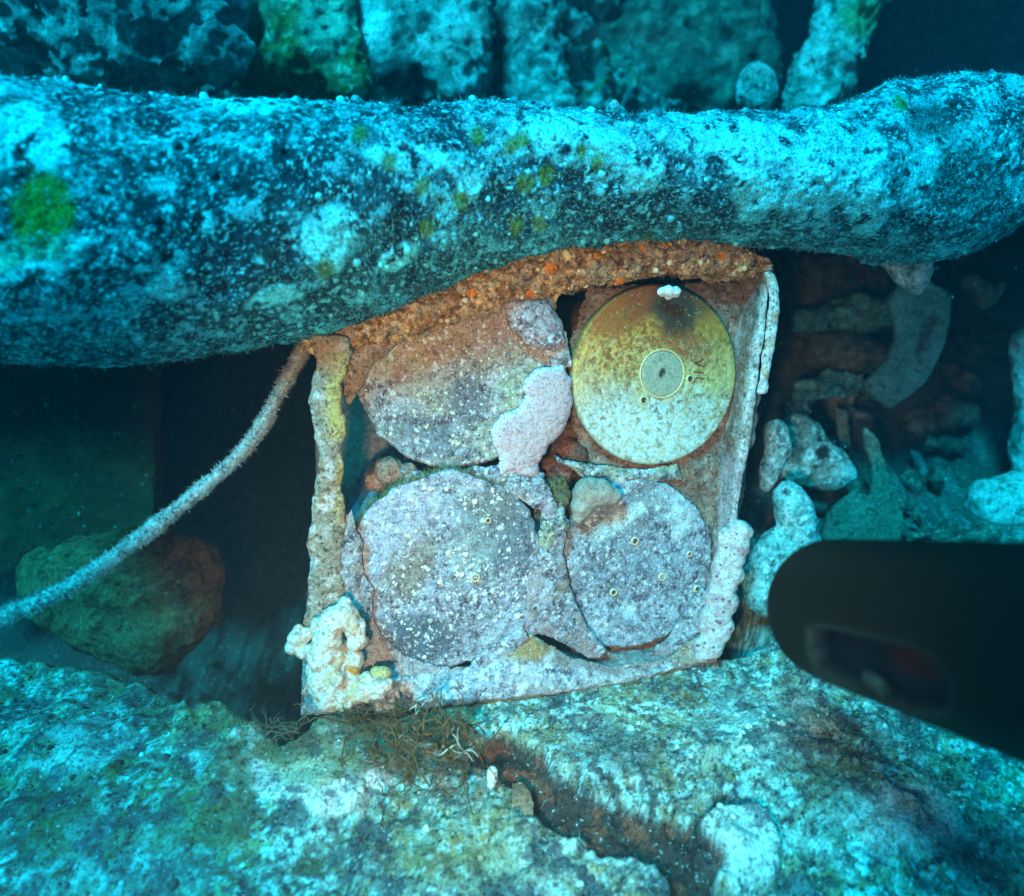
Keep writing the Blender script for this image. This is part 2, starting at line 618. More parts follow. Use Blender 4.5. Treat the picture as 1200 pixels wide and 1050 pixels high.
# fissure
G[:, 2] = gz
gp0 = proj(G)
fwid = 1.0
cr = ((585, 882), (625, 912), (650, 940), (690, 962), (740, 975), (785, 992), (812, 1020), (806, 1075))
cd, _ = polydist(gp0 + 9 * np.stack((fbm(G, 70, 3, 13), fbm(G, 70, 3, 14)), 1), cr, False)
cd2, _ = polydist(gp0 + 6 * np.stack((fbm(G, 90, 2, 15), fbm(G, 90, 2, 16)), 1), ((785, 985), (830, 955), (850, 930)), False)
fis = np.maximum(ss(38, 10, cd * (1 + 0.45 * n_lo)), 0.8 * ss(9, 3, cd2)) * (G[:, 1] > 0.05)
gz -= 0.015 * fis * (1 + 0.5 * n_mid)
ra_, rb_ = cpl(340, 842), cpl(860, 770)
tt = np.clip((G[:, 0] - ra_[0]) / (rb_[0] - ra_[0]), -0.1, 1.15)
rz = ra_[2] + (rb_[2] - ra_[2]) * tt - 0.006
ry = ra_[1] + (rb_[1] - ra_[1]) * tt
lim = rz + np.clip(ry - 0.004 - G[:, 1], 0, 1) * 0.10 + 0.002 * n_lo
inx = ss(ra_[0] - 0.03, ra_[0], G[:, 0]) * ss(rb_[0] + 0.05, rb_[0] + 0.01, G[:, 0]) * ss(0.10, 0.04, ry - G[:, 1]) * ss(0.30, 0.2, G[:, 1] - ry)
gz = gz + inx * (np.minimum(gz, lim) - gz)
gz = gz + inx * ss(0.004, 0.03, G[:, 1] - ry) * (-0.10)
G[:, 2] = gz
gp = proj(G)
front = (G @ FW - CAM @ FW) > 0.1
nzp = 0.30 * fbm(G, 60, 3, 21)
pale_pad = spot(gp, (365, 900), (88, 48), nzp, 12, 0.10) * front
pale2 = spot(gp, (95, 875), (60, 30), nzp, -20, 0.2) * front
pale3 = spot(gp, (865, 1005), (55, 50), nzp, 10, 0.15) * front
gz += 0.0022 * pale_pad + 0.003 * pale2 + 0.014 * pale3
G[:, 2] = gz
c_noise = fbm(G, 30, 4, 22)
c_fine = fbm(G, 120, 3, 23)
c_vf = fbm(G, 260, 2, 24)
GC = np.tile(np.array((0.16, 0.26, 0.22)), (len(G), 1))
GC = lay(GC, ss(-0.3, 0.6, c_noise) * 0.8, (0.28, 0.46, 0.38))
GC = lay(GC, ss(0.1, 0.6, fbm(G, 22, 3, 25)) * 0.75, (0.25, 0.24, 0.10))
GC = lay(GC, ss(0.18, 0.42, c_fine + 0.3 * c_noise) * 0.75, (0.42, 0.70, 0.63))
GC = lay(GC, ss(-0.25, -0.5, c_fine + 0.3 * c_noise) * 0.85, (0.055, 0.075, 0.075))
GC = lay(GC, ss(0.40, 0.6, c_vf) * 0.75, (0.52, 0.80, 0.74))
GC = lay(GC, ss(-0.45, -0.65, c_vf) * 0.75, (0.05, 0.055, 0.055))
GC = lay(GC, ss(0.55, 0.8, fbm(G, 70, 2, 26)) * 0.6, (0.26, 0.14, 0.20))
big = fbm(G, 11, 3, 29)
ol = fbm(G, 34, 4, 220)
GC = lay(GC, ss(0.0, 0.35, ol) * .55, (0.25, 0.28, 0.12))
GC = lay(GC, ss(0.25, 0.45, fbm(G, 85, 3, 221)) * .5, (0.30, 0.28, 0.16))
GC = lay(GC, ss(0.28, 0.4, fbm(G, 58, 5, 224, .65)) * .8, (0.36, 0.74, 0.70))
GC = lay(GC, ss(-0.28, -0.4, fbm(G, 58, 5, 225, .65)) * .8, (0.045, 0.065, 0.075))
GC = lay(GC, ss(0.35, 0.45, fbm(G, 150, 3, 222)) * .85, (0.46, 0.80, 0.76))
GC = lay(GC, ss(-0.35, -0.45, fbm(G, 150, 3, 223)) * .85, (0.04, 0.05, 0.055))
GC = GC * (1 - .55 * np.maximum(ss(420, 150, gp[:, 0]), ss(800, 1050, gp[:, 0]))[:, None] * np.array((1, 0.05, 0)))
GC = GC * (1 + 0.35 * np.clip(big, -1, 1))[:, None]
GC = lay(GC, ss(0.25, 0.6, fbm(G, 17, 4, 30)) * ss(-0.6, 0.2, c_fine) * 0.7, (0.17, 0.13, 0.055))
for c_, r_, k_, rgb_ in (((720, 880), (60, 30), .6, (0.06, 0.11, 0.12)), ((960, 900), (40, 60), .5, (0.10, 0.12, 0.06)), ((1150, 1000), (70, 50), .7, (0.05, 0.10, 0.13)),
                         ((1060, 960), (60, 40), .6, (0.50, 0.78, 0.74)), ((900, 850), (70, 40), .5, (0.46, 0.74, 0.68)), ((60, 960), (60, 50), .8, (0.04, 0.08, 0.04)), ((160, 1000), (90, 50), .6, (0.14, 0.30, 0.30)),
                         ((230, 960), (70, 40), .5, (0.24, 0.23, 0.09)), ((620, 1020), (60, 30), .5, (0.40, 0.56, 0.46)), ((250, 850), (70, 30), .5, (0.30, 0.32, 0.16))):
    GC = lay(GC, spot(gp, c_, r_, nzp * 1.4, 0, .5) * k_ * ss(-1.0, 0.2, c_fine + .3) * front, rgb_)
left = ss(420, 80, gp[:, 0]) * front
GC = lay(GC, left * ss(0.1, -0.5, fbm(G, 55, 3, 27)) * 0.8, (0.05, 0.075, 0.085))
GC = lay(GC, pale_pad * 0.9, (0.48, 0.50, 0.33))
GC = lay(GC, pale_pad * (1 - spot(gp, (358, 888), (62, 36), nzp, 12, 0.25)) * 0.85, (0.72, 0.76, 0.72))
GC = lay(GC, pale2 * 0.8, (0.50, 0.66, 0.64))
GC = lay(GC, pale3 * ss(-0.4, 0.2, c_fine + 0.3) * 0.8, (0.48, 0.76, 0.72))
GC = lay(GC, spot(gp, (480, 865), (90, 45), nzp, 20, 0.3) * 0.8 * front, (0.09, 0.08, 0.045))
GC = lay(GC, spot(gp, (560, 990), (90, 50), nzp, 0, 0.4) * 0.45 * front, (0.20, 0.22, 0.08))
GC = np.clip(GC * 1.06, 0, .9)
GC = lay(GC, ss(0.15, 0.4, fbm(G, 26, 5, 226, .65)) * .7 * ss(700, 300, gp[:, 0]), (0.13, 0.13, 0.05))
GC = lay(GC, ss(0.22, 0.38, fbm(G, 40, 5, 227, .7)) * .75, (0.035, 0.07, 0.09))
GC = lay(GC, ss(0.2, 0.6, fis) * 0.95, (0.045, 0.032, 0.026))
GC = lay(GC, ss(0.3, 0.6, fis) * ss(0.1, 0.4, fbm(G, 60, 2, 28)) * 0.8, (0.20, 0.08, 0.045))
GC = lay(GC, ss(0, .5, drop) * 0.95, (0.020, 0.022, 0.020))  # hollow floor darkened in colour to deepen its shade
GC = lay(GC, ss(-0.03, 0.0, sd) * (1 - drop) * 0.6, (0.13, 0.11, 0.05))
GC = lay(GC, ss(0.50, 0.66, G[:, 1]) * 0.85, (0.06, 0.055, 0.045))  # floor behind coloured dark to stand for the shaded recess
GF = grid_faces(len(gx), len(gy))
gn = vnormals(G, GF)
if gn[:, 2].mean() < 0:
    GF = GF[:, ::-1]; gn = -gn
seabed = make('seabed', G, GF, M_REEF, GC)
tag(seabed, 'encrusted reef rock under and in front of the rusted crate', None, None, 'structure')

vis = front & (gp[:, 0] > -40) & (gp[:, 0] < 1240) & (gp[:, 1] > 735) & (gp[:, 1] < 1100) & (drop < 0.3) & (fis < 0.3)
w = vis * (0.15 + ss(0.0, 0.8, c_noise)) * np.clip(gn[:, 2], 0.1, 1)
ii = pick(G, 800, w)
rad = rng.gamma(1.6, 0.0006, len(ii)) + 0.0005
cc = np.clip(GC[ii] * rng.uniform(0.7, 1.7, (len(ii), 1)), 0, .85)
cc[rng.rand(len(ii)) < 0.05] = (0.12, 0.06, 0.05)
domes('reef_knobs', G[ii], gn[ii], rad, rad * rng.uniform(0.5, 1.4, len(ii)), cc, M_PLAIN, seabed)
jj = pick(G, 9000, vis * (0.25 + ss(0.0, 0.6, -c_noise)))
fuzz('turf_algae', G[jj], gn[jj], rng.uniform(0.0012, 0.0036, len(jj)),
     np.array((0.20, 0.24, 0.13)) * rng.uniform(0.4, 1.6, (len(jj), 1)), M_PLAIN, seabed)

# ------------------------------------------------------------------ encrusted pipe
PX = [-330, -160, 0, 120, 240, 360, 420, 480, 540, 600, 660, 740, 820, 900, 980, 1030, 1080, 1130, 1200, 1330]
PT = [70, 78, 88, 104, 113, 117, 119, 121, 123, 125, 128, 127, 128, 133, 132, 112, 97, 95, 104, 120]
PB = [470, 452, 436, 432, 418, 398, 376, 352, 326, 305, 290, 280, 280, 296, 300, 306, 316, 300, 262, 240]
PD = [0.36, 0.38, 0.402, 0.42, 0.437, 0.450, 0.455, 0.460, 0.465, 0.471, 0.478, 0.489, 0.502, 0.518, 0.54, 0.562, 0.57, 0.58, 0.595, 0.63]
ppath, prad = [], []
for x, t, b, d in zip(PX, PT, PB, PD):
    ppath.append(P(x, (t + b) / 2 + (3 if x < 900 else -4), d))
    prad.append((b - t) / 2 * d / FPX * 0.925)
V, F = sweep(ppath, prad, prad, 900, 460, endround=0.004)
nrm = vnormals(V, F)
p_big = fbm(V, 9, 3, 31); p_mid = fbm(V, 34, 4, 32); p_hi = fbm(V, 140, 3, 33); p_f = fbm(V, 300, 2, 34)
wdp, wrp = worley(V, 75, 35)
bumps = (1 - ss(0.0, 0.62, wdp)) * (wrp > 0.55)
V = V + nrm * (0.0050 * p_big + 0.0030 * p_mid + 0.0012 * p_hi + 0.0005 * p_f + 0.0012 * bumps)[:, None]
pp = proj(V)
ring = spot(pp, (1035, 200), (22, 130), 0.2 * p_mid, 8, 0.5)
V = V + nrm * (0.006 * ring)[:, None]
pn = 0.32 * fbm(V, 70, 3, 36)
PC = np.tile(np.array((0.032, 0.125, 0.160)), (len(V), 1))
p_sp = fbm(V, 100, 3, 37); p_sf = fbm(V, 240, 2, 38)
topw = ss(230, 120, pp[:, 1]) + 0.6 * ss(560, 900, pp[:, 0])  # top and right side paled in colour, following the sunlight
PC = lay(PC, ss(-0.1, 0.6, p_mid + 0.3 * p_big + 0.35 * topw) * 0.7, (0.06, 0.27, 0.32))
darkband = np.maximum(spot(pp, (300, 260), (250, 110), 1.1 * pn, 8, 0.5), spot(pp, (730, 235), (85, 50), 1.2 * pn, 15, 0.5))
PC = lay(PC, darkband * ss(0.55, -0.1, p_sp + 0.5 * p_mid) * 0.9, (0.018, 0.045, 0.060))
PC = lay(PC, ss(-0.30, -0.6, p_sp + 0.3 * p_mid) * 0.85, (0.020, 0.045, 0.055))
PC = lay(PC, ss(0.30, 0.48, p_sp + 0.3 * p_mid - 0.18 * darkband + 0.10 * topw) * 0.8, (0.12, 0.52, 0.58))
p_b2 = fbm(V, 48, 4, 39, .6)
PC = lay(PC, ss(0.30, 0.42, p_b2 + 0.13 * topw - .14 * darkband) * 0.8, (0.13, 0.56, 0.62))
PC = lay(PC, ss(-0.22, -0.36, p_b2 - 0.1 * topw + .12 * p_sf) * 0.85, (0.012, 0.036, 0.055))
PC = lay(PC, ss(0.42, 0.52, p_sf + 0.2 * p_mid) * 0.9, (0.20, 0.78, 0.82))
PC = lay(PC, ss(-0.32, -0.45, p_sf) * 0.85, (0.012, 0.034, 0.048))
p_s3 = fbm(V, 380, 2, 231)
PC = lay(PC, ss(.35, .5, p_s3) * .7, (0.20, 0.72, 0.76)); PC = lay(PC, ss(-.35, -.5, p_s3) * .7, (0.014, 0.038, 0.05))
for c, r, ro in (((388, 275), (38, 34), 20), ((551, 217), (15, 16), 0), ((30, 165), (58, 38), 10), ((45, 300), (60, 26), -15), ((290, 118), (60, 20), 0),
                 ((190, 330), (30, 18), 20), ((470, 300), (24, 12), -30), ((330, 345), (40, 12), -15), ((235, 260), (18, 12), 0),
                 ((760, 205), (26, 24), 30), ((640, 160), (70, 26), 5), ((690, 165), (60, 30), 20), ((905, 190), (60, 45), 25),
                 ((965, 225), (22, 26), 0), ((985, 175), (45, 40), 20), ((830, 160), (60, 26), 8), ((1075, 190), (26, 50), 10),
                 ((1010, 240), (22, 30), 0), ((880, 225), (30, 24), 30), ((480, 185), (60, 16), 5)):
    k = spot(pp, c, r, 1.3 * pn, ro, 0.25) * (nrm @ FW < 0.35)
    PC = lay(PC, k * ss(-0.35, 0.0, p_sp + 0.15) * (0.92 if c[0] < 600 else .70), (0.20, 0.84, 0.88))
    V = V + nrm * (0.0012 * k)[:, None]
PC = lay(PC, spot(pp, (52, 243), (42, 42), 1.2 * pn, 0, 0.3) * 0.95, (0.12, 0.20, 0.015))
PC = lay(PC, spot(pp, (20, 300), (60, 14), 1.2 * pn, -10, 0.4) * 0.5, (0.30, 0.45, 0.10))
for c in ((495, 218), (500, 268), (598, 172), (610, 165), (640, 205), (680, 178), (605, 265), (540, 235), (420, 158), (632, 262), (455, 190), (560, 160), (380, 315), (700, 190), (760, 285), (615, 215), (1050, 130)):
    PC = lay(PC, spot(pp, c, (9, 11), pn, 0, 0.5) * 0.85, (0.14, 0.20, 0.02))
PC = lay(PC, spot(pp, (1090, 140), (26, 22), pn, 0, 0.4) * 0.8, (0.03, 0.06, 0.07))
PC = lay(PC, spot(pp, (1130, 210), (40, 60), pn, 0, 0.5) * 0.5, (0.05, 0.10, 0.10))
PC = PC * np.array((.55, 1, 1.02))
pipe = thing('encrusted_pipe', (0.0, 0.42, 0.24), 'thick sea-crusted pipe lying across the top of the rusted crate', 'pipe')
make('pipe_body', V, F, M_PIPE, PC, pipe)
nrm = vnormals(V, F)
pvis = (nrm @ FW < 0.3) & (pp[:, 0] > -30) & (pp[:, 0] < 1230)
ii = pick(V, 700, pvis * (0.2 + ss(0.0, 0.8, p_mid)))
rad = rng.gamma(1.6, 0.0006, len(ii)) + 0.0005
cc = np.clip(PC[ii] * rng.uniform(0.8, 1.8, (len(ii), 1)), 0, .85)
domes('barnacles', V[ii], nrm[ii], rad, rad * rng.uniform(0.5, 1.5, len(ii)), cc, M_PLAIN, pipe)
low = pvis * (0.25 + 3.0 * ss(-0.1, -0.6, nrm @ UP) + 2.0 * ss(0.75, 0.95, nrm @ UP))
jj = pick(V, 9000, low)
fuzz('hydroid_fuzz', V[jj], nrm[jj], rng.uniform(0.0012, 0.0042, len(jj)),
     np.array((0.10, 0.34, 0.36)) * rng.uniform(0.4, 1.5, (len(jj), 1)), M_PLAIN, pipe)

# ------------------------------------------------------------------ rusted crate
crate = thing('ammunition_crate', cpl(610, 830, 0.1), 'rusted open crate holding four round shell cases under the pipe', 'crate')
def rustcol(V, seed, base=(0.30, 0.20, 0.16), pale=(0.62, 0.58, 0.58), pk=0.6, dark=(0.07, 0.045, 0.035)):
    a = fbm(V, 40, 3, seed); b = fbm(V, 150, 3, seed + 1); c = fbm(V, 330, 2, seed + 2)
    col = np.tile(np.array(base), (len(V), 1))
    col = lay(col, ss(-0.1, 0.8, a) * 0.6, (0.38, 0.24, 0.13))
    col = lay(col, ss(0.0, 0.7, b + 0.4 * a) * pk, pale)
    col = lay(col, ss(-0.3, -0.9, b) * 0.8, dark)
    col = lay(col, ss(0.5, 0.9, c) * 0.4 * pk / 0.6, (0.70, 0.68, 0.66))
    return col

DEP = 0.28
def wall(pxa, pxb, inward, thick, mid=None, seed=40, nv=360, nu=240):
    """wall panel whose front edge runs between two photo points on the crate's front plane"""
    a, b = cpl(*pxa), cpl(*pxb)
    line = [a + (b - a) * k / 4 for k in range(5)]
    path = np.array([q + CB * DEP / 2 for q in line])
    t = unit(b - a)
    side = unit(np.cross(t, CB))
    V, F = sweep(path, DEP / 2, thick / 2, nu, nv, A=CB, B=side, rect=True, endround=0.003)
    V = disp(V, F, ((0.0026, 22, 2, seed + 5), (0.0011, 90, 3, seed + 6), (0.0005, 260, 2, seed + 7)))
    return V, F

# right wall (its inner face is in view)
V, F = wall((904, 306), (838, 772), None, 0.006, seed=50)
q = proj(V)
C = rustcol(V, 50, (0.24, 0.15, 0.105), (0.46, 0.42, 0.40), 0.75)
edge = ss(0.010, 0.0, (V - C0) @ CB)  # front edge paled in colour, as where cyan light catches it
C = lay(C, edge * 0.8 * ss(-0.9, 0.2, fbm(V, 90, 2, 58)), (0.70, 0.74, 0.70))
wdd, wrr = worley(V, 85, 57)
C = lay(C, (1 - ss(0.10, 0.30, wdd)) * (wrr > 0.5) * 0.8, (0.07, 0.03, 0.03))
C = lay(C, spot(q, (862, 590), (22, 60), 0.3 * fbm(V, 60, 2, 59), 0, 0.3) * 0.6, (0.48, 0.44, 0.46))
make('side_wall', V, F, M_CRATE, C, crate)
# bottom wall
V, F = wall((352, 833), (842, 772), None, 0.007, seed=70)
make('bottom_wall', V, F, M_CRATE, rustcol(V, 70, (0.34, 0.32, 0.30)), crate)
# top wall
V, F = wall((372, 372), (900, 296), None, 0.007, seed=80)
V = V + CB * 0.03
make('top_wall', V, F, M_CRATE, rustcol(V, 80, (0.30, 0.19, 0.12)), crate)
# back wall
a = cpl(634, 575) + CB * DEP
V, F = sweep([a - EX * 0.155, a, a + EX * 0.150], 0.135, 0.003, 60, 200, A=EY, B=CN, rect=True, endround=0.01)
V = disp(V, F, ((0.002, 30, 3, 88),))
make('back_wall', V, F, M_CRATE, rustcol(V, 88, pk=0.2), crate)

# folded front flange down the left side
fl = [(384, 392), (384, 450), (384, 520), (383, 590), (382, 660), (386, 730), (390, 815)]
path = [cpl(x, y, -0.002) for x, y in fl]
wid = np.array((22, 19, 17, 17, 20, 26, 30)) * 0.465 / FPX
V, F = sweep(path, wid, 0.0035, 320, 90, A=EX, B=CN, endround=0.02)
ed = 0.0050 * fbm(V, 32, 4, 91)
V = V + EX * ed[:, None]
V = disp(V, F, ((0.0009, 60, 3, 92), (0.0006, 200, 3, 93)))
q = proj(V)
C = rustcol(V, 94, (0.30, 0.27, 0.20), (0.56, 0.58, 0.54), 0.8)
C = lay(C, spot(q, (398, 470), (16, 50), 0.3 * fbm(V, 80, 2, 95), 5, 0.4) * 0.85, (0.52, 0.46, 0.13))
C = lay(C, spot(q, (402, 560), (9, 55), 0.3 * fbm(V, 80, 2, 96), 5, 0.4) * 0.7, (0.42, 0.36, 0.12))
C = lay(C, spot(q, (375, 415), (30, 24), 0.3 * fbm(V, 80, 2, 97), 5, 0.4) * 0.8, (0.40, 0.22, 0.09))
make('front_flange', V, F, M_CRATE, C, crate)

# thick crust along the top edge, below the pipe
lp = [(352, 404), (395, 400), (445, 388), (500, 367), (560, 343), (620, 324), (680, 311), (740, 303), (800, 302), (850, 308), (892, 316)]
lr = [10, 17, 21, 24, 27, 29, 27, 25, 23, 20, 10]
path = [cpl(x, y, 0.020) for x, y in lp]
V, F = sweep(path, 0.017, np.array(lr) * 0.49 / FPX, 620, 150, A=CN, B=EY, endround=0.012)
V = disp(V, F, ((0.0036, 30, 3, 101), (0.0030, 85, 3, 102), (0.0017, 230, 3, 103)))
wdd, wrr = worley(V, 120, 104)
n = vnormals(V, F)
V = V + n * (0.0018 * (1 - ss(0, 0.6, wdd + 0.3 * fbm(V, 300, 2, 108))) * (wrr > 0.7))[:, None]
q = proj(V)
C = np.tile(np.array((0.33, 0.155, 0.055)), (len(V), 1))
nf = fbm(V, 150, 3, 105); nm = fbm(V, 50, 3, 106)
C = lay(C, ss(0.05, 0.25, nf) * 0.85, (0.66, 0.42, 0.19))
C = lay(C, ss(0.2, 0.4, fbm(V, 210, 3, 109)) * .7, (0.74, 0.60, 0.40))
C = lay(C, ss(0.2, 0.4, fbm(V, 75, 3, 110)) * .6, (0.36, 0.33, 0.22))
C = lay(C, ss(0.3, 0.9, nm) * 0.6, (0.45, 0.20, 0.12))
C = lay(C, ss(-0.25, -0.55, nf) * 0.85, (0.07, 0.04, 0.025))
C = lay(C, ss(0.55, 0.9, fbm(V, 260, 2, 107)) * 0.7, (0.68, 0.48, 0.28))
C = lay(C, ss(640, 760, q[:, 0]) * ss(310, 290, q[:, 1]) * 0.5 * ss(-.5, .5, nf), (0.32, 0.22, 0.16))
for c, r in (((645, 314), 7), ((560, 316), 7), ((780, 284), 6), ((726, 331), 6), ((552, 343), 5), ((622, 345), 5), ((700, 300), 4), ((752, 291), 4), ((845, 300), 5)):
    C = lay(C, spot(q, c, (r, r), 0.3 * nf, 0, 0.25), (0.85, 0.27, 0.02))
rim = make('crusted_rim', V, F, M_CRATE, C, crate)
rim['label'] = 'orange and brown crust along the upper edge'
n = vnormals(V, F)
rv = (n @ FW < 0.2)
jj = pick(V, 2600, rv * 1.0)
fuzz('hydroid_fuzz', V[jj], n[jj], rng.uniform(0.0010, 0.0034, len(jj)),
     np.array((0.50, 0.36, 0.20)) * rng.uniform(0.4, 1.4, (len(jj), 1)), M_PLAIN, rim)
ii = pick(V, 260, rv * (0.2 + ss(0, .6, nf)))
rad = rng.gamma(1.6, 0.0005, len(ii)) + 0.0005
domes('barnacles', V[ii], n[ii], rad, rad, np.clip(C[ii] * rng.uniform(0.7, 1.8, (len(ii), 1)), 0, .8), M_PLAIN, rim)

# ------------------------------------------------------------------ flat growth sheets
def pad(name, poly, off, T, colf, mat, parent, seed, step=1.2, rough=(0.0008, 120), edge=7.0, slope=None, label=None):
    poly = np.array(poly, float)
    lo, hi = poly.min(0) - 6, poly.max(0) + 6
    xs = np.arange(lo[0], hi[0], step); ys = np.arange(lo[1], hi[1], step)
    X, Y = np.meshgrid(xs, ys, indexing='ij')
    Q = np.stack((X.ravel(), Y.ravel()), 1)
    Q3 = np.concatenate((Q * 0.0006, np.zeros((len(Q), 1))), 1)
    w = 3.0 * np.stack((fbm(Q3, 90, 3, seed), fbm(Q3, 90, 3, seed + 1)), 1)
    d, ins = polydist(Q + w, poly)
    d = np.where(ins, d, -d)
    h = T * (1 - np.exp(-np.maximum(d, 0) / edge)) - 0.0012
    h = h + (rough[0] * fbm(Q3, rough[1], 3, seed + 2) + 0.0004 * fbm(Q3, 350, 2, seed + 3)) * ss(0, edge, d)
    base = np.empty((len(Q), 3))
    o = np.full(len(Q), off) if slope is None else off + slope(Q)
    r = FW[None] + ((Q[:, :1] - 600) / FPX) * RT[None] + ((525 - Q[:, 1:]) / FPX) * UP[None]
    t = ((C0[None] - CN[None] * o[:, None] - CAM[None]) @ CN) / (r @ CN)
    base = CAM + t[:, None] * r
    top = base + CN * h[:, None]
    bot = base - CN * 0.0035
    nu, nv = len(xs), len(ys)
    Fg = grid_faces(nu, nv)
    keep = (d[Fg] > -1.0).all(1)
    Fg = Fg[keep]
    used = np.unique(Fg)
    mp = -np.ones(len(Q), int); mp[used] = np.arange(len(used))
    Ft = mp[Fg]
    Vt, Vb = top[used], bot[used]
    if np.mean(vnormals(Vt, Ft) @ CN) < 0: Ft = Ft[:, ::-1]
    e = np.concatenate([Ft[:, [k, (k + 1) % 4]] for k in range(4)])
    key = set(map(tuple, e.tolist()))
    bd = np.array([(a, b) for a, b in key if (b, a) not in key])
    m = len(Vt)
    Fs = np.stack((bd[:, 1], bd[:, 0], bd[:, 0] + m, bd[:, 1] + m), 1)
    V = np.concatenate((Vt, Vb)); F = np.concatenate((Ft, Ft[:, ::-1] + m, Fs))
    qq = np.concatenate((Q[used], Q[used])); dd = np.concatenate((d[used], d[used]))
    ob = make(name, V, F, mat, colf(V, qq, dd), parent)
    if label: ob['label'] = label
    return ob, V, F

# ------------------------------------------------------------------ shell cases
RS = 0.0668
def shell(cx, cy, off, colf, mat, label, amps, tilt=(0, 0), dome=0.0015, RS=RS):
    c = cpl(cx, cy, off)
    n = unit(CN + EX * tilt[0] + EY * tilt[1])
    ey = unit(EY - n * np.dot(EY, n)); ex = np.cross(ey, n)
    root = thing('shell_case', c - ey * RS, label, 'shell case', 'shell cases packed in the crate')
    ring_ = 0.00022 if dome > .003 else 0.0
    prof = [(r, dome * (1 - (r / RS) ** 2) - ring_ * sum(math.exp(-((r - k_) / .0008) ** 2) for k_ in (.0225, .033, .046, .058))) for r in np.linspace(0.0004, RS * 0.972, 110)]
    prof += [(RS * 0.988, -0.0006), (RS * 0.998, -0.0018), (RS, -0.004), (RS, -0.007), (RS * 0.985, -0.0085), (RS * 0.93, -0.009), (RS * 0.925, -0.014), (RS * 0.95, -0.017)]
    prof += [(RS * 0.95, z) for z in np.linspace(-0.03, -0.20, 14)]
    prof += [(RS * 0.93, -0.203), (0.0006, -0.203)]
    nt = 330
    th = np.linspace(0, 2 * PI, nt, endpoint=False)
    dr = unit(0) if False else None
    V = np.array([[c + (ex * math.cos(a) + ey * math.sin(a)) * r + n * z for a in th] for r, z in prof]).reshape(-1, 3)
    F = grid_faces(len(prof), nt, False, True)
    nn = vnormals(V, F)
    if (nn[:nt * 60] @ n).mean() < 0:
        F = F[:, ::-1]
    V = disp(V, F, amps)
    if mat is M_SHELL:
        rv_ = (V - c) - n * ((V - c) @ n)[:, None]; rl_ = np.linalg.norm(rv_, axis=1)
        V = V + unit(rv_) * ((0.0022 * fbm(V, 38, 3, 114) + .0010 * fbm(V, 140, 3, 115)) * ss(.6 * RS, RS, rl_))[:, None]
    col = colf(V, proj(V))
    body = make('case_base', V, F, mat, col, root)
    return root, body, V, F, c, n, ex, ey

def enc_col(seed, base=(0.36, 0.34, 0.37), extra=()):
    def f(V, q):
        a = fbm(V, 38, 3, seed); b = fbm(V, 150, 3, seed + 1); c = fbm(V, 330, 2, seed + 2)
        col = np.tile(np.array(base), (len(V), 1))
        col = lay(col, ss(0.0, 0.8, a) * 0.55, (0.44, 0.36, 0.42))
        w = fbm(V, 230, 3, seed + 8); m_ = fbm(V, 62, 3, seed + 9)
        col = lay(col, ss(0.15, 0.45, m_) * 0.6, (0.52, 0.46, 0.54))
        col = lay(col, ss(-0.25, -0.5, m_) * 0.65, (0.11, 0.12, 0.15))
        col = lay(col, ss(0.05, 0.35, b + 0.3 * a) * 0.7, (0.54, 0.55, 0.58))
        col = lay(col, ss(-0.12, -0.4, b + 0.2 * a) * 0.85, (0.10, 0.06, 0.075))
        col = lay(col, ss(0.16, 0.05, np.abs(w)) * 0.55, (0.60, 0.56, 0.60))
        col = lay(col, ss(0.35, 0.6, c) * 0.7, (0.78, 0.78, 0.76))
        col = lay(col, ss(-0.4, -0.65, c) * 0.75, (0.12, 0.05, 0.05))
        nz = 0.35 * fbm(V, 70, 3, seed + 3)
        for cc, r, ro, k, rgb in extra:
            col = lay(col, spot(q, cc, r, nz, ro, 0.35) * k * ss(-1.4, 0.4, b), rgb)
        low = ss(400, 520, q[:, 1])[:, None]  # lower part tinted bluer, standing in for cyan light below the pipe's shadow
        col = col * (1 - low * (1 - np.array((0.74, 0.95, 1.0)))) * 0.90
        return lay(col, ss(.42, .52, fbm(V, 260, 2, seed + 12) + .25 * m_) * .85, (0.62, 0.72, 0.72))
    return f

amps = ((0.0018, 40, 3, 111), (0.0005, 170, 3, 112), (0.0003, 380, 2, 113))
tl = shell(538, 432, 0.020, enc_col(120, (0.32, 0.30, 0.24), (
    ((560, 395), (150, 40), -6, 0.75, (0.40, 0.25, 0.13)), ((480, 400), (80, 30), -8, 0.6, (0.46, 0.30, 0.14)),  # warm lamplight in the pipe's shadow painted as brown on the upper face
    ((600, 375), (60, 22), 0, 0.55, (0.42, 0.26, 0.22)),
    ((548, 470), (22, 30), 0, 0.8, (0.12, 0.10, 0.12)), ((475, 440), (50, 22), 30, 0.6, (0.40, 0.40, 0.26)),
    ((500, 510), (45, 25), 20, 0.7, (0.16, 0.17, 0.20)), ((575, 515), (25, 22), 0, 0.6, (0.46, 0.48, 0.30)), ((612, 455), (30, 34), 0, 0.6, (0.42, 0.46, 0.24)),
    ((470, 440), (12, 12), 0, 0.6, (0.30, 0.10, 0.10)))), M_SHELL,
    'brown crusted shell case tucked under the crust beside the brass one', amps, RS=.0705)
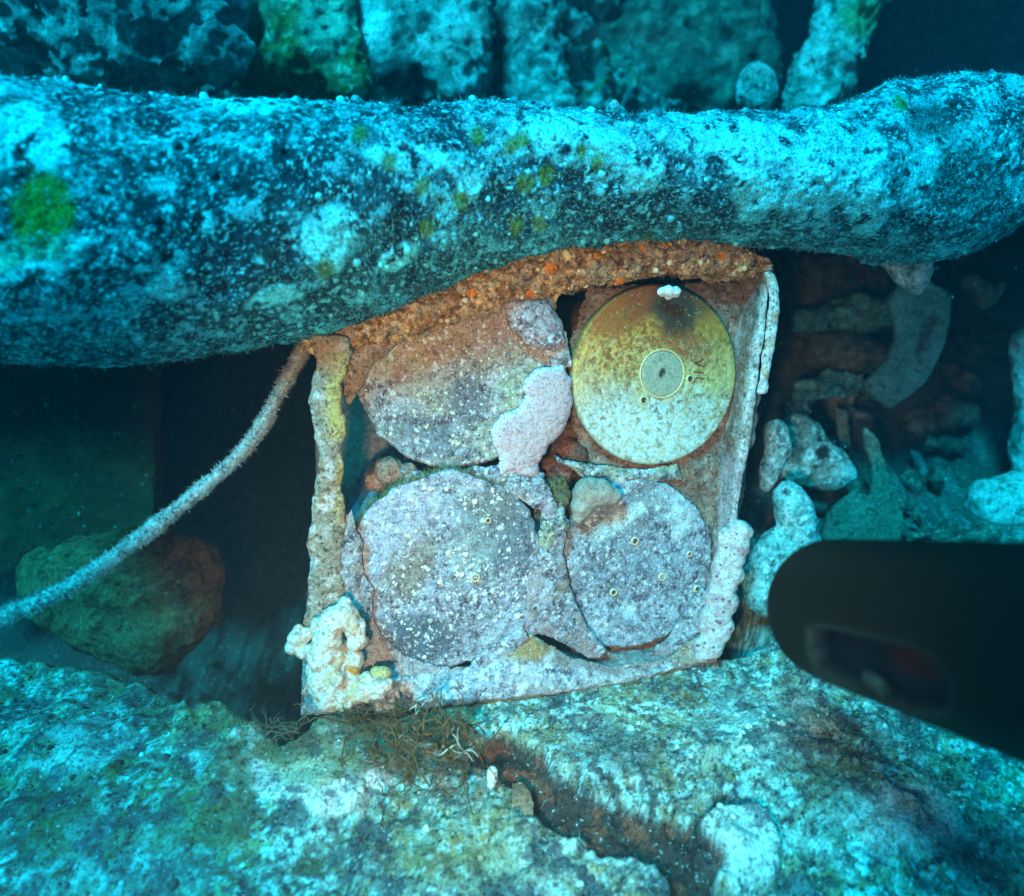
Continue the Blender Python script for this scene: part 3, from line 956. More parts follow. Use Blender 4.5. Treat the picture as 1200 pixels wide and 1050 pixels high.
bl = shell(524, 670, 0.006, enc_col(130, (0.27, 0.22, 0.27), (
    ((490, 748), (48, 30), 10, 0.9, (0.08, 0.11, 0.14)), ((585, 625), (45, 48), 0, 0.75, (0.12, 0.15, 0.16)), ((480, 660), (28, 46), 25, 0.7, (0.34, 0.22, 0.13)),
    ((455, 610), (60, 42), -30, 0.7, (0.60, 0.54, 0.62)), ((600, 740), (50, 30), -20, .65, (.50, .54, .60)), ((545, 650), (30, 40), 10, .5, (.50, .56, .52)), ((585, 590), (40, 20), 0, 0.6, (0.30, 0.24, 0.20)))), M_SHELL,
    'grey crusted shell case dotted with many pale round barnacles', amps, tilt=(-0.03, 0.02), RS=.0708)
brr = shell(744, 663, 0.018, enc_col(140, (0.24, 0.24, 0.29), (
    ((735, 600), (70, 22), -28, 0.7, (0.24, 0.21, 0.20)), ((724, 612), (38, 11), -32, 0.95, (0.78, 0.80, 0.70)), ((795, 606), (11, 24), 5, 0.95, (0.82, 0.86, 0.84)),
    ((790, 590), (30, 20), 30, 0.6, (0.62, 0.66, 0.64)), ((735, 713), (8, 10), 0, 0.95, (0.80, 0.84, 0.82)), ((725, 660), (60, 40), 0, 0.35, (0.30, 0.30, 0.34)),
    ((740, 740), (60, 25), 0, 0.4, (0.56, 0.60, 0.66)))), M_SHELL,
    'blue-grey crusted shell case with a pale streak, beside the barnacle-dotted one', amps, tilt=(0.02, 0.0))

def brasscol(V, q):
    a = fbm(V, 45, 3, 150); b = fbm(V, 190, 3, 151); c = fbm(V, 420, 2, 152)
    nz = 0.4 * fbm(V, 60, 3, 153)
    st = fbm(V * np.array((1, 1, 0.25)), 160, 3, 154)
    col = np.tile(np.array((0.44, 0.36, 0.11)), (len(V), 1))
    col = lay(col, ss(0, 0.8, b) * 0.6, (0.60, 0.58, 0.18))
    col = lay(col, ss(430, 520, q[:, 1] + 30 * a) * 0.8, (0.46, 0.60, 0.46))
    col = lay(col, spot(q, (765, 505), (70, 34), nz, 0, 0.5) * 0.75, (0.66, 0.74, 0.56))
    col = lay(col, spot(q, (705, 490), (34, 60), nz, 0, 0.5) * 0.6, (0.52, 0.58, 0.48))
    col = lay(col, spot(q, (850, 430), (26, 80), nz, 0, 0.5) * 0.5, (0.42, 0.40, 0.13))
    for cc, r, k in (((722, 430), (30, 34), .8), ((805, 478), (22, 14), .7), ((715, 450), (18, 40), .6), ((770, 478), (14, 8), .7), ((850, 480), (14, 20), .6), ((700, 500), (10, 24), .5), ((818, 500), (20, 16), .5), ((746, 405), (16, 14), .6)):
        col = lay(col, spot(q, cc, r, nz, 0, 0.6) * ss(-0.25, 0.1, b + 0.5 * st) * k * 1.15, (0.11, 0.055, 0.045))
    fl_ = fbm(V, 260, 3, 158)
    gold = spot(q, (735, 395), (62, 50), nz, -30, .6)
    col = lay(col, gold * .75, (0.50, 0.34, 0.07))
    col = lay(col, gold * ss(0.1, 0.3, fl_) * .8, (0.66, 0.60, 0.20))
    col = lay(col, gold * ss(-0.1, -0.35, fl_) * .8, (0.20, 0.10, 0.03))
    rgt = spot(q, (825, 430), (40, 55), nz, 0, .6)
    col = lay(col, rgt * ss(0.1, 0.3, fl_) * .7, (0.60, 0.66, 0.26)); col = lay(col, rgt * ss(-0.1, -0.4, fl_) * .6, (0.24, 0.22, 0.06))
    col = lay(col, spot(q, (768, 505), (85, 45), nz, 0, .6) * ss(-.4, .1, fl_) * .85, (0.54, 0.84, 0.82))  # cyan glare on the lower face painted as pale colour
    scr = np.abs(fbm(np.stack(((V - C0) @ EX * 1.0, (V - C0) @ EY * 6.0, 0 * V[:, 0]), 1), 60, 3, 149))
    col = lay(col, ss(0.05, 0.01, scr) * .45 * ss(-.2, .3, a), (0.70, 0.72, 0.50))
    col = lay(col, ss(0.07, 0.02, np.abs(fbm(V, 75, 3, 159))) * ss(450, 480, q[:, 1]) * .45, (0.18, 0.20, 0.14))
    col = lay(col, spot(q, (800, 402), (38, 16), nz, 30, 0.45) * 0.85, (0.33, 0.15, 0.05))
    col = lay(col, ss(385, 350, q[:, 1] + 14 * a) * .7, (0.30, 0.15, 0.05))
    col = lay(col, spot(q, (745, 352), (50, 26), nz, -15, 0.5) * 0.9, (0.30, 0.11, 0.03))
    col = lay(col, spot(q, (712, 370), (26, 26), nz, -40, 0.5) * 0.8, (0.40, 0.19, 0.04))
    col = lay(col, spot(q, (845, 352), (24, 18), nz, 40, 0.5) * 0.7, (0.34, 0.17, 0.06))
    col = lay(col, spot(q, (792, 362), (30, 30), nz * 0.8, 0, 0.4) * 0.92, (0.045, 0.055, 0.06))
    col = lay(col, ss(0.45, 0.9, c) * 0.4 * ss(360, 400, q[:, 1]), (0.66, 0.60, 0.24))
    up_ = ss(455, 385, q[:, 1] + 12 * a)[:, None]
    col = col * (1 - up_ * (1 - np.array((.95, .56, .30))))  # upper half darkened and warmed in colour for the pipe's shadow
    col = lay(col, ss(-0.35, -0.6, b + 0.3 * c) * 0.6, (0.15, 0.09, 0.035))
    col = lay(col, ss(0.12, 0.03, np.abs(fbm(V, 130, 3, 157))) * 0.4 * ss(380, 420, q[:, 1]), (0.62, 0.66, 0.40))
    return col
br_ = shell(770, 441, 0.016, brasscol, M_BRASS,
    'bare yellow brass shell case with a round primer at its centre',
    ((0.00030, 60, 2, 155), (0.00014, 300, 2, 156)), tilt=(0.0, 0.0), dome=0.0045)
root, body, V, F, c, n, ex, ey = br_
def on_brass(px, py, lift=0.0):
    p_ = onplane(px, py, c + n * 0.004, n)
    r2 = np.linalg.norm(p_ - c - n * .004) ** 2
    return onplane(px, py, c + n * (0.0045 * (1 - r2 / RS ** 2) - .0001 + lift), n)
# primer disc with its ring
pc = on_brass(776, 438)
PRR = 27.5 * 0.515 / FPX
def ringlathe(prof, nt=72):
    th = np.linspace(0, 2 * PI, nt, endpoint=False)
    V = np.array([[pc + (ex * math.cos(a) + ey * math.sin(a)) * r + n * z for a in th] for r, z in prof]).reshape(-1, 3)
    F = grid_faces(len(prof), nt, False, True)
    if (vnormals(V, F)[:nt] @ n).mean() < 0: F = F[:, ::-1]
    return V, F
Vp, Fp = ringlathe([(0.0002, 0.0006)] + [(PRR * k / 14, 0.0006) for k in range(1, 14)] + [(PRR * 0.955, 0.0005), (PRR * 0.965, -0.0010)])
q = proj(Vp)
col = np.tile(np.array((0.36, 0.42, 0.30)), (len(Vp), 1))
col = lay(col, ss(0.0, 0.7, fbm(Vp, 160, 3, 160)) * 0.6, (0.30, 0.30, 0.18))
col = lay(col, ss(-0.2, -0.7, fbm(Vp, 220, 3, 161)) * 0.6, (0.14, 0.15, 0.12))
col = lay(col, spot(q, (776, 437), (3.5, 6), 0.2 * fbm(Vp, 300, 2, 162), 20, 0.3), (0.03, 0.035, 0.03))
primer = make('primer', Vp, Fp, M_BRASS, col, root)
primer['label'] = 'round grey-green primer plug'
Vp, Fp = ringlathe([(PRR * 1.0, -0.0010), (PRR * 1.005, 0.0007), (PRR * 1.05, 0.0009), (PRR * 1.075, 0.0004), (PRR * 1.085, -0.0010)])
make('primer_ring', Vp, Fp, M_BRASS, np.tile(np.array((0.62, 0.62, 0.34)), (len(Vp), 1)), root)
for hx, hy in ((808.5, 444), (754, 469)):
    pc = on_brass(hx, hy)
    hr = 3.3 * 0.515 / FPX
    Vp, Fp = ringlathe([(hr * 1.55, -0.0006), (hr * 1.35, 0.0006), (hr * 1.08, 0.0006), (hr * 1.0, 0.00005), (0.0002, 0.0000)], 24)
    q = np.linalg.norm(Vp - pc, axis=1)
    col = np.where((q < hr * 1.06)[:, None], np.array((0.07, 0.05, 0.025)), np.array((0.58, 0.60, 0.36)))
    make('spanner_hole', Vp + n * 0.0004, Fp, M_BRASS, col, root)
def stroke(a, b, wpx=0.62):
    p, q = on_brass(*a, .0003), on_brass(*b, .0003)
    t = unit(q - p); s = np.cross(n, t) * wpx * 0.515 / FPX
    return [p - s, p + s, q + s * 0.7, q - s * 0.7]
V4, F4 = [], []
for a, b in (((814.0, 425.2), (825.0, 420.8)), ((814.0, 425.6), (825.0, 429.6)), ((812.5, 435.7), (824.5, 436.6)), ((815.0, 442.6), (825.0, 443.5))):
    s = stroke(a, b); k = len(V4)
    V4 += [p + n * 0.00055 for p in s] + [p - n * 0.0005 for p in s]
    F4 += [(k, k + 1, k + 2, k + 3), (k + 7, k + 6, k + 5, k + 4)] + [(k + j, k + 4 + j, k + 4 + (j + 1) % 4, k + (j + 1) % 4) for j in range(4)]
st = make('stamped_numeral', V4, F4, M_INK, None, root, False)
st['label'] = 'stamped numeral VII'

def shell_dots(sh, num, rmin, rmax, wfun, colr, seed):
    root, body, V, F, c, n, ex, ey = sh
    nn = vnormals(V, F)
    q = proj(V)
    rr = np.linalg.norm(V - c, axis=1)
    w = (nn @ n > 0.5) * (rr > 0.006) * wfun(q) * rr * (0.06 + ss(-.05, .45, fbm(V, 55, 3, 800 + seed)))
    ii = pick(V, num, w)
    rad = rmin * .6 + (rmax - rmin) * rng.beta(1.1, 2.6, num) * 1.25
    cc = np.array(colr) * rng.uniform(0.45, 1.12, (num, 1))
    domes('barnacles', V[ii] - nn[ii] * 0.0002, nn[ii], rad, rad * rng.uniform(.3, .8, num), cc, M_PLAIN, body)
g = lambda c, r: (lambda q: np.exp(-(((q[:, 0] - c[0]) / r[0]) ** 2 + ((q[:, 1] - c[1]) / r[1]) ** 2)))
shell_dots(bl, 150, 0.0010, 0.0027, lambda q: g((540, 645), (75, 60))(q) + 0.12, (0.76, 0.84, 0.72), 1)
shell_dots(bl, 140, 0.0005, 0.0014, lambda q: 1.0 + 0 * q[:, 0], (0.68, 0.70, 0.70), 2)
shell_dots(tl, 100, 0.0008, 0.0024, lambda q: g((520, 500), (70, 40))(q) + g((600, 425), (50, 25))(q) + 0.08, (0.62, 0.70, 0.56), 3)
shell_dots(brr, 60, 0.0005, 0.0014, lambda q: 1.0 + 0 * q[:, 0], (0.66, 0.72, 0.74), 4)
root_, body_, V_, F_, c_, n_, ex_, ey_ = bl
nn = vnormals(V_, F_); q_ = proj(V_)
side_ = (nn @ n_ < 0.5) & (nn @ n_ > -0.5) & ((V_ - c_) @ n_ > -0.05)
jj = pick(V_, 2600, side_ * ss(0.2, 0.7, unit(V_ - c_) @ unit(ey_ - .8 * ex_)))
fuzz('turf_algae', V_[jj], nn[jj], rng.uniform(.0015, .005, len(jj)), np.array((.13, .20, .09)) * rng.uniform(.4, 1.5, (len(jj), 1)), M_PLAIN, body_)
for sh_ in (tl, brr, bl):
    V_, F_, c_, n_ = sh_[2], sh_[3], sh_[4], sh_[5]
    nn = vnormals(V_, F_)
    jj = pick(V_, 1500, ((nn @ n_ > 0.4) & (np.linalg.norm(V_ - c_, axis=1) > .01)) * np.linalg.norm(V_ - c_, axis=1))
    fuzz('hydroid_fuzz', V_[jj], nn[jj], rng.uniform(.0006, .0022, len(jj)), np.array((.42, .38, .38)) * rng.uniform(.4, 1.5, (len(jj), 1)), M_PLAIN, sh_[1])
# tube-worm rims
def rings(sh, spots, parent):
    root, body, V, F, c, n, ex, ey = sh
    for (x, y, r) in spots:
        p0 = onplane(x, y, c + n * 0.002, n)
        R0 = r * 0.5 / FPX
        th = np.linspace(0, 2 * PI, 18, endpoint=False)
        prof = [(1.25, -0.0008), (1.12, 0.0009), (0.85, 0.0010), (0.70, -0.0004), (0.1, -0.0006)]
        Vr = np.array([[p0 + (ex * math.cos(a) + ey * math.sin(a)) * R0 * k + n * z for a in th] for k, z in prof]).reshape(-1, 3)
        Fr = grid_faces(5, 18, False, True)
        if (vnormals(Vr, Fr)[:18] @ n).mean() < 0: Fr = Fr[:, ::-1]
        kk = np.repeat([1, 1, 1, 0, 0], 18)[:, None]
        make('worm_tube', Vr, Fr, M_PLAIN, np.where(kk > 0, np.array((0.60, 0.58, 0.38)), np.array((0.10, 0.04, 0.02))), root)
rings(brr, ((744, 634, 4.5), (776, 676, 4.5), (719, 694, 4.0), (808, 649, 3), (817, 690, 4)), None)
rings(bl, ((557, 677, 4.5), (572, 610, 3)), None)

# ------------------------------------------------------------------ growth in and on the crate
def purple(seed, base=(0.36, 0.27, 0.28)):
    fn = enc_col(seed, tuple(np.array(base) * np.array((.86, .84, .86))))
    def f(V, q, d):
        col = fn(V, q)
        a = fbm(V, 50, 3, seed + 21)
        col = lay(col, ss(0.1, .5, a) * 0.55, np.array(base))
        col = lay(col, ss(0.3, .6, fbm(V, 80, 3, seed + 22)) * 0.5, (0.34, 0.24, 0.13))
        return col
    return f
# bridge between the two lower cases
pad('concretion', ((596, 560), (640, 562), (655, 600), (668, 612), (660, 650), (672, 700), (690, 735), (715, 768), (690, 772), (655, 750), (612, 742), (592, 752), (585, 700), (600, 660), (640, 630), (634, 600), (590, 572)),
    0.006, 0.005, purple(170, (0.34, 0.27, 0.28)), M_SHELL, crate, 170, edge=14)
# lower concretion between the cases and the bottom rim
def lowcol(V, q, d):
    col = purple(175, (0.36, 0.36, 0.38))(V, q, d)
    b = fbm(V, 130, 3, 178)
    col = lay(col, ss(-.2, .6, b) * 0.7, (0.66, 0.74, 0.72))
    col = lay(col, spot(q, (610, 758), (45, 12), 0.3 * b, 0, .5) * 0.9, (0.34, 0.22, 0.06))
    col = lay(col, spot(q, (700, 778), (60, 10), 0.3 * b, 12, .5) * 0.7, (0.30, 0.19, 0.15))
    col = lay(col, spot(q, (810, 765), (30, 22), 0.3 * b, 0, .5) * 0.7, (0.32, 0.18, 0.08))
    return col
pad('concretion', ((425, 800), (470, 788), (530, 792), (568, 778), (600, 750), (625, 746), (665, 770), (720, 784), (770, 780), (815, 752), (838, 735), (846, 772), (790, 788), (720, 803), (640, 815), (540, 826), (440, 838)),
    0.002, 0.007, lowcol, M_SHELL, crate, 175, slope=lambda Q: np.clip(-(Q[:, 1] - 775) / 40, -1, 0.3) * 0.010)
# left-hand concretion between flange and lower case
pad('concretion', ((362, 640), (395, 615), (412, 598), (424, 640), (426, 690), (440, 740), (475, 772), (540, 788), (500, 830), (368, 838)),
    0.001, 0.007, purple(180, (0.42, 0.38, 0.36)), M_SHELL, crate, 180, edge=14)
# crust between upper-left case and lower row
pad('concretion', ((470, 552), (520, 556), (560, 548), (600, 545), (640, 555), (636, 580), (590, 578), (540, 566), (480, 572)), 0.014, 0.005, purple(185, (0.34, 0.28, 0.24)), M_CRATE, crate, 185)
# upper crust patch beside the dark gap
pad('concretion', ((590, 352), (640, 348), (652, 362), (664, 400), (650, 412), (620, 404), (600, 385)), 0.010, 0.006, purple(188, (0.42, 0.32, 0.33)), M_CRATE, crate, 188)
pad('concretion', ((366, 398), (420, 390), (470, 374), (530, 354), (590, 340), (640, 340), (652, 356), (648, 366), (600, 370), (560, 374), (510, 384), (470, 400), (440, 424), (424, 450), (410, 474), (400, 455), (380, 430)),
    0.014, 0.007, lambda V, q, d: rustcol(V, 192, (0.34, 0.22, 0.14), (0.50, 0.42, 0.34), .7), M_CRATE, crate, 192, edge=14, rough=(.0020, 90))
# ragged crust over the rims of the cases
rim_crust = ((((405, 690), (420, 668), (438, 690), (436, 720), (448, 748), (470, 768), (452, 780), (424, 752)), .002, .005, (.40, .34, .36)),
             (((628, 690), (648, 670), (664, 690), (672, 730), (700, 760), (668, 758), (640, 742), (620, 730)), .006, .006, (.30, .24, .27)),
             (((560, 770), (590, 752), (612, 734), (622, 748), (600, 770), (570, 790), (540, 796)), .001, .005, (.36, .38, .40)),
             (((800, 720), (826, 690), (838, 700), (838, 740), (815, 764), (780, 776), (764, 766), (786, 748)), .010, .006, (.34, .30, .28)),
             (((640, 370), (664, 392), (670, 430), (650, 432), (636, 404)), .014, .005, (.40, .36, .30)),
             (((650, 535), (690, 545), (735, 550), (795, 545), (800, 562), (740, 570), (690, 564)), .019, .006, (.44, .42, .22)),
             (((500, 795), (540, 782), (580, 790), (560, 806), (515, 812)), .000, .006, (.44, .48, .46)))
for k_, (pl_, of_, T_, cl_) in enumerate(rim_crust):
    pad('concretion', pl_, of_, T_, purple(700 + 5 * k_, cl_), M_SHELL, crate, 700 + 5 * k_, edge=16, rough=(.0012, 90))
pad('concretion', ((690, 335), (885, 330), (884, 470), (868, 600), (846, 740), (820, 764), (700, 772), (670, 720), (690, 600), (720, 570), (690, 545), (672, 500), (668, 400)),
    0.034, 0.010, lambda V, q, d: rustcol(V, 197, (0.22, 0.15, 0.11), (0.40, 0.34, 0.28), .75), M_CRATE, crate, 197, step=1.8, edge=14, rough=(.0035, 60))
# yellowish strip between the two right-hand cases
pad('concretion', ((636, 604), (660, 592), (668, 615), (655, 640), (640, 660), (628, 640)), 0.007, 0.006, purple(190, (0.36, 0.36, 0.19)), M_CRATE, crate, 190)

# pale pinkish sponge
def sponge_col(V, q, d):
    col = np.tile(np.array((0.54, 0.44, 0.46)), (len(V), 1))
    col = lay(col, ss(9, 2, d), (0.62, 0.58, 0.68))
    col = lay(col, ss(0.1, 0.8, fbm(V, 300, 2, 195)) * 0.4, (0.56, 0.50, 0.36))
    return col
sp, Vs, Fs = pad('encrusting_sponge', ((630, 432), (660, 428), (671, 446), (672, 475), (664, 498), (648, 518), (634, 532), (630, 545), (636, 560), (632, 570), (618, 562), (602, 558), (582, 558), (588, 540), (578, 522), (576, 503), (588, 487), (606, 479), (616, 464), (616, 446)),
    0.013, 0.0060, sponge_col, M_SPONGE, None, 195, edge=6.0, rough=(0.0006, 200))
tag(sp, 'pale lilac sponge sheet hanging between the crusted and the brass shell case', 'sponge')

def lumpy(name, sph, vox, colf, mat, label=None, cat=None, parent=None, amps=((0.001, 90, 3, 200),), group=None, world=False):
    V, F = remesh(sph if world else pxs(sph), vox)
    V = disp(V, F, amps)
    o = make(name, V, F, mat, colf(V), parent)
    if cat: tag(o, label, cat, group)
    elif label: o['label'] = label
    return o, V, F

def tint2(base, alt, seed, sc=60, dark=None, dk=0.6):
    def f(V):
        a = fbm(V, sc, 3, seed); b = fbm(V, sc * 3, 3, seed + 1)
        col = np.tile(np.array(base), (len(V), 1))
        col = lay(col, ss(-.2, .8, a), alt)
        if dark is not None:
            col = lay(col, ss(-.1, -.8, b + .3 * a) * dk, dark)
        return col
    return f

# white knobbly coral on the lower left corner
z = 0.452
sph = [(402, 722, z, 17), (388, 728, z, 15), (415, 735, z, 13), (418, 752, z, 11), (384, 750, z, 17), (378, 772, z, 17), (390, 788, z, 15), (376, 800, z, 16),
       (372, 785, z + .004, 12), (386, 815, z, 17), (404, 818, z, 14), (424, 812, z, 13), (442, 808, z, 12), (452, 803, z, 9), (410, 800, z + .004, 13), (396, 765, z + .006, 16),
       (395, 795, z - .004, 10), (372, 730, z + .003, 9), (366, 760, z + .002, 9), (430, 798, z + .003, 9), (412, 775, z + .008, 14), (388, 740, z - .006, 9), (404, 708, z + .002, 9)]
lumpy('knobbly_coral', sph, 0.0011, tint2((0.60, 0.62, 0.54), (0.52, 0.45, 0.28), 205, 80, (0.30, 0.20, 0.10), 0.8), M_CORAL,
      'white knobbly coral on the lower left corner of the crate', 'coral', amps=((0.0020, 130, 3, 206), (0.0008, 380, 3, 207)))
lumpy('yellow_sponge', [(442, 794, 0.458, 8), (450, 790, 0.459, 9), (440, 788, 0.460, 7)], 0.0009, tint2((0.46, 0.42, 0.16), (0.36, 0.36, 0.20), 208), M_SHELL,
      'small yellow sponge beside the white knobbly coral', 'sponge')
lumpy('knobbly_coral', [(350, 748, 0.463, 12), (343, 758, 0.463, 9), (356, 762, 0.463, 10), (350, 738, 0.464, 7), (362, 742, .463, 8)], 0.0009,
      tint2((0.60, 0.60, 0.52), (0.50, 0.40, 0.22), 210, 120, (0.20, 0.13, 0.08)), M_SHELL,
      'small pitted coral knob on the outer left edge of the crate', 'coral', amps=((0.0012, 160, 3, 211),))
# orange-brown hollow
lumpy('tube_worm', [(408, 782, 0.457, 8), (416, 786, 0.456, 6)], 0.0008, tint2((0.55, 0.27, 0.05), (0.30, 0.16, 0.05), 213), M_CORAL,
      'orange worm tube in the folds of the white coral', 'worm tube')
# lobed ridge on the right wall
sph = []
for k in range(9):
    t = k / 8
    x = 868 - 28 * t + 3 * math.sin(3 * k); y = 622 + 128 * t
    dd = 0.535 + 0.012 * t
    sph.append((x, y, dd, 13)); sph.append((x - 3, y + 8, dd + .001, 13)); sph.append((x - 13, y + 6, dd + 0.004, 12)); sph.append((x - 15, y + 14, dd + 0.005, 12))
o, V, F = lumpy('ridge_coral', sph, 0.0013, tint2((0.56, 0.58, 0.54), (0.40, 0.30, 0.33), 215, 130, (0.24, 0.13, 0.17)), M_CORAL,
      'pale lobed coral ridge with purple spots on the right wall of the crate', 'coral', amps=((0.0016, 110, 2, 216),))
nn = vnormals(V, F)
ii = pick(V, 26, (nn @ CN > 0.5) * 1.0)
domes('polyps', V[ii], nn[ii], rng.uniform(.0008, .0016, 26), np.full(26, 0.0006), np.tile(np.array((0.22, 0.12, 0.15)), (26, 1)), M_PLAIN, o)
# smooth lobe beside the brass case
lumpy('encrusting_lobe', [(876, 466, .566, 15), (868, 484, .568, 18), (862, 500, .568, 20), (866, 512, .568, 18), (870, 490, .566, 18), (884, 456, .565, 9)], 0.0013,
      tint2((0.34, 0.22, 0.17), (0.46, 0.42, 0.36), 220, 45), M_CORAL, 'smooth brown lobe of growth on the right wall beside the brass case', 'coral', amps=((0.0008, 60, 2, 221),))
lumpy('encrusting_lobe', [(690, 578, .520, 19), (704, 578, .520, 17), (682, 594, .520, 14), (678, 606, .520, 9), (718, 582, .521, 11)], 0.0012,
      tint2((0.36, 0.36, 0.30), (0.26, 0.19, 0.14), 223, 70, (.16, .10, .07)), M_CORAL, 'pale dented lobe of growth above the blue-grey shell case', 'coral', amps=((0.001, 80, 3, 224),))
lumpy('rust_lump', [(652, 552, .545, 22), (640, 565, .542, 14), (668, 535, .55, 24), (690, 545, .56, 24), (672, 505, .56, 20)], 0.0013,
      tint2((0.13, 0.065, 0.045), (0.28, 0.12, 0.08), 226, 60, (0.03, 0.02, 0.015)), M_CRATE, 'dark red-brown rust lump in the gap between the four cases', 'rust lump', amps=((0.0025, 70, 3, 227),))
lumpy('rust_lump', [(640, 600, .522, 14), (648, 592, .524, 15), (655, 584, .526, 14), (652, 574, .53, 14)], 0.0012,
      tint2((0.10, 0.09, 0.05), (0.20, 0.16, 0.06), 229, 90, (0.03, 0.02, 0.015)), M_CRATE, 'mossy dark lump below the lilac sponge', 'rust lump', amps=((0.0030, 100, 3, 230), (0.001, 260, 2, 231)))
lumpy('rust_lump', [(455, 552, .50, 17), (478, 556, .50, 14), (440, 565, .505, 12)], 0.0012, tint2((0.30, 0.18, 0.12), (0.40, 0.28, 0.20), 232, 70), M_CRATE,
      'brown rust lump in the dark gap by the left flange', 'rust lump', amps=((0.0018, 90, 3, 233),))
lumpy('coral_chip', [(776, 342, .508, 6), (784, 341, .507, 7), (792, 342, .508, 6), (784, 348, .509, 4)], 0.0008, tint2((0.75, 0.80, 0.80), (0.55, 0.62, 0.62), 235, 150), M_CORAL,
      'white chip of coral on top of the brass case', 'coral', amps=((0.001, 200, 2, 236),))
# right top corner fold of the crate
V, F = sweep([cpl(900, 318, -.004), cpl(907, 345, -.006), cpl(905, 380, -.004), cpl(897, 430, -.001), cpl(893, 462, 0)], 0.0040, 0.0026, 120, 40, A=EX, B=CN, endround=.05)
V = disp(V, F, ((0.0012, 90, 3, 240), (0.0005, 260, 2, 241)))
make('torn_edge', V, F, M_CRATE, tint2((0.62, 0.66, 0.62), (0.50, 0.40, 0.26), 242, 110)(V), crate)

# ------------------------------------------------------------------ cable
cl = [(376, 388, .462), (355, 412, .458), (330, 455, .452), (295, 517, .445), (230, 578, .432), (150, 640, .415), (80, 688, .40), (0, 724, .385), (-90, 756, .37), (-200, 800, .355)]
path = pts(cl)
V, F = sweep(path, np.linspace(0.0036, 0.0052, 10), np.linspace(0.0036, 0.0052, 10), 620, 40, endround=.006)
V = disp(V, F, ((0.0013, 45, 3, 250), (0.0008, 200, 3, 251)))
q = proj(V)
nf = fbm(V, 180, 3, 252)
C = np.tile(np.array((0.34, 0.44, 0.42)), (len(V), 1))
C = lay(C, ss(-.1, .7, nf) * .8, (0.55, 0.70, 0.68))
C = lay(C, ss(240, 340, q[:, 0]) * .8, (0.34, 0.25, 0.19))  # lamp's warm light painted into the cable's crate end
C = lay(C, ss(240, 340, q[:, 0]) * ss(.1, .7, nf) * .7, (0.55, 0.48, 0.42))
C = lay(C, ss(-.3, -.8, nf) * .6, (0.10, 0.06, 0.06))
cable = thing('cable', path[-1], 'thin crusted cable running from the crate corner down to the left', 'cable')
make('cable_strand', V, F, M_CRATE, C, cable)
n = vnormals(V, F)
jj = pick(V, 3600, (n @ FW < .4) * 1.0)
fuzz('hydroid_fuzz', V[jj], n[jj], rng.uniform(.0008, .0026, len(jj)), C[jj] * rng.uniform(.5, 1.2, (len(jj), 1)), M_PLAIN, cable)

# ------------------------------------------------------------------ rocks and rubble
def rock(name, sph, vox, base, alt, label, cat, seed, dark=(0.03, 0.035, 0.035), amp=1.0, mat=None, sc=22, group=None, extra=None, link=True, smooth=14):
    V, F = remesh(chain(pxs(sph), .3) if link else pxs(sph), vox, smooth)
    V = disp(V, F, ((0.011 * amp, 12, 3, seed), (0.0075 * amp, 34, 3, seed + 1), (0.0030 * amp, 110, 3, seed + 2)))
    V = V - vnormals(V, F) * (0.012 * amp * np.abs(fbm(V, 22, 4, seed + 9)))[:, None]
    col = tint2(base, alt, seed + 3, sc, dark, .8)(V)
    pz = fbm(V, sc * 1.6, 4, seed + 7); pw = fbm(V, sc * 5, 3, seed + 8)
    col = lay(col, ss(.25, .45, pz + .3 * pw) * .7, np.minimum(np.array(alt) * 1.9, .7))
    col = lay(col, ss(-.3, -.5, pz + .3 * pw) * .75, np.array(base) * .25)
    col = lay(col, ss(.35, .55, pw) * .5, np.minimum(np.array(alt) * 2.0, .75))
    if extra:
        q = proj(V); nz = .35 * fbm(V, 40, 3, seed + 6)
        for c, r, ro, k, rgb in extra:
            col = lay(col, spot(q, c, r, nz, ro, .35) * k, rgb)
    o = make(name, V, F, mat or M_ROCK, col)
    return tag(o, label, cat, group)

TEAL = (0.16, 0.30, 0.30)
rock('boulder', [(140, 20, .74, 95), (220, 10, .75, 75), (60, 0, .78, 70), (180, -60, .78, 90), (250, 60, .74, 40), (110, 70, .73, 45)], .004, (0.12, 0.22, 0.23), (0.17, 0.30, 0.30),
     'rounded blue-grey boulder above the left part of the pipe', 'rock', 300, amp=1.3)
rock('boulder', [(330, 20, .82, 60), (380, 60, .80, 55), (310, 80, .80, 35), (350, -50, .85, 70), (410, 95, .78, 25)], .004, (0.10, 0.15, 0.04), (0.20, 0.32, 0.22),
     'rock with dark green algae behind the pipe', 'rock', 310, extra=(((330, 95), (70, 30), 0, .8, (0.05, 0.085, 0.01)), ((380, 25), (30, 40), 0, .6, (0.40, 0.55, 0.45))))
rock('boulder', [(460, 20, .86, 55), (500, 60, .84, 50), (540, 90, .82, 35), (520, 0, .88, 55), (470, -60, .9, 70), (450, 95, .82, 35)], .004, (0.18, 0.30, 0.28), (0.30, 0.46, 0.42),
     'knobbly rock with pale patches behind the pipe', 'rock', 320, extra=(((440, 25), (16, 26), 0, .9, (0.6, 0.8, 0.8)), ((535, 25), (18, 20), 0, .8, (0.45, 0.62, 0.6)), ((470, 90), (34, 24), 0, .8, (.02, .035, .035))))
rock('rock_column', [(610, -60, .96, 45), (620, 0, .95, 42), (625, 60, .93, 38), (625, 110, .92, 38), (590, 120, .90, 25), (650, 118, .9, 22)], .004, (0.12, 0.21, 0.20), (0.20, 0.32, 0.30),
     'upright teal rock column behind the middle of the pipe', 'rock', 330, amp=1.1)
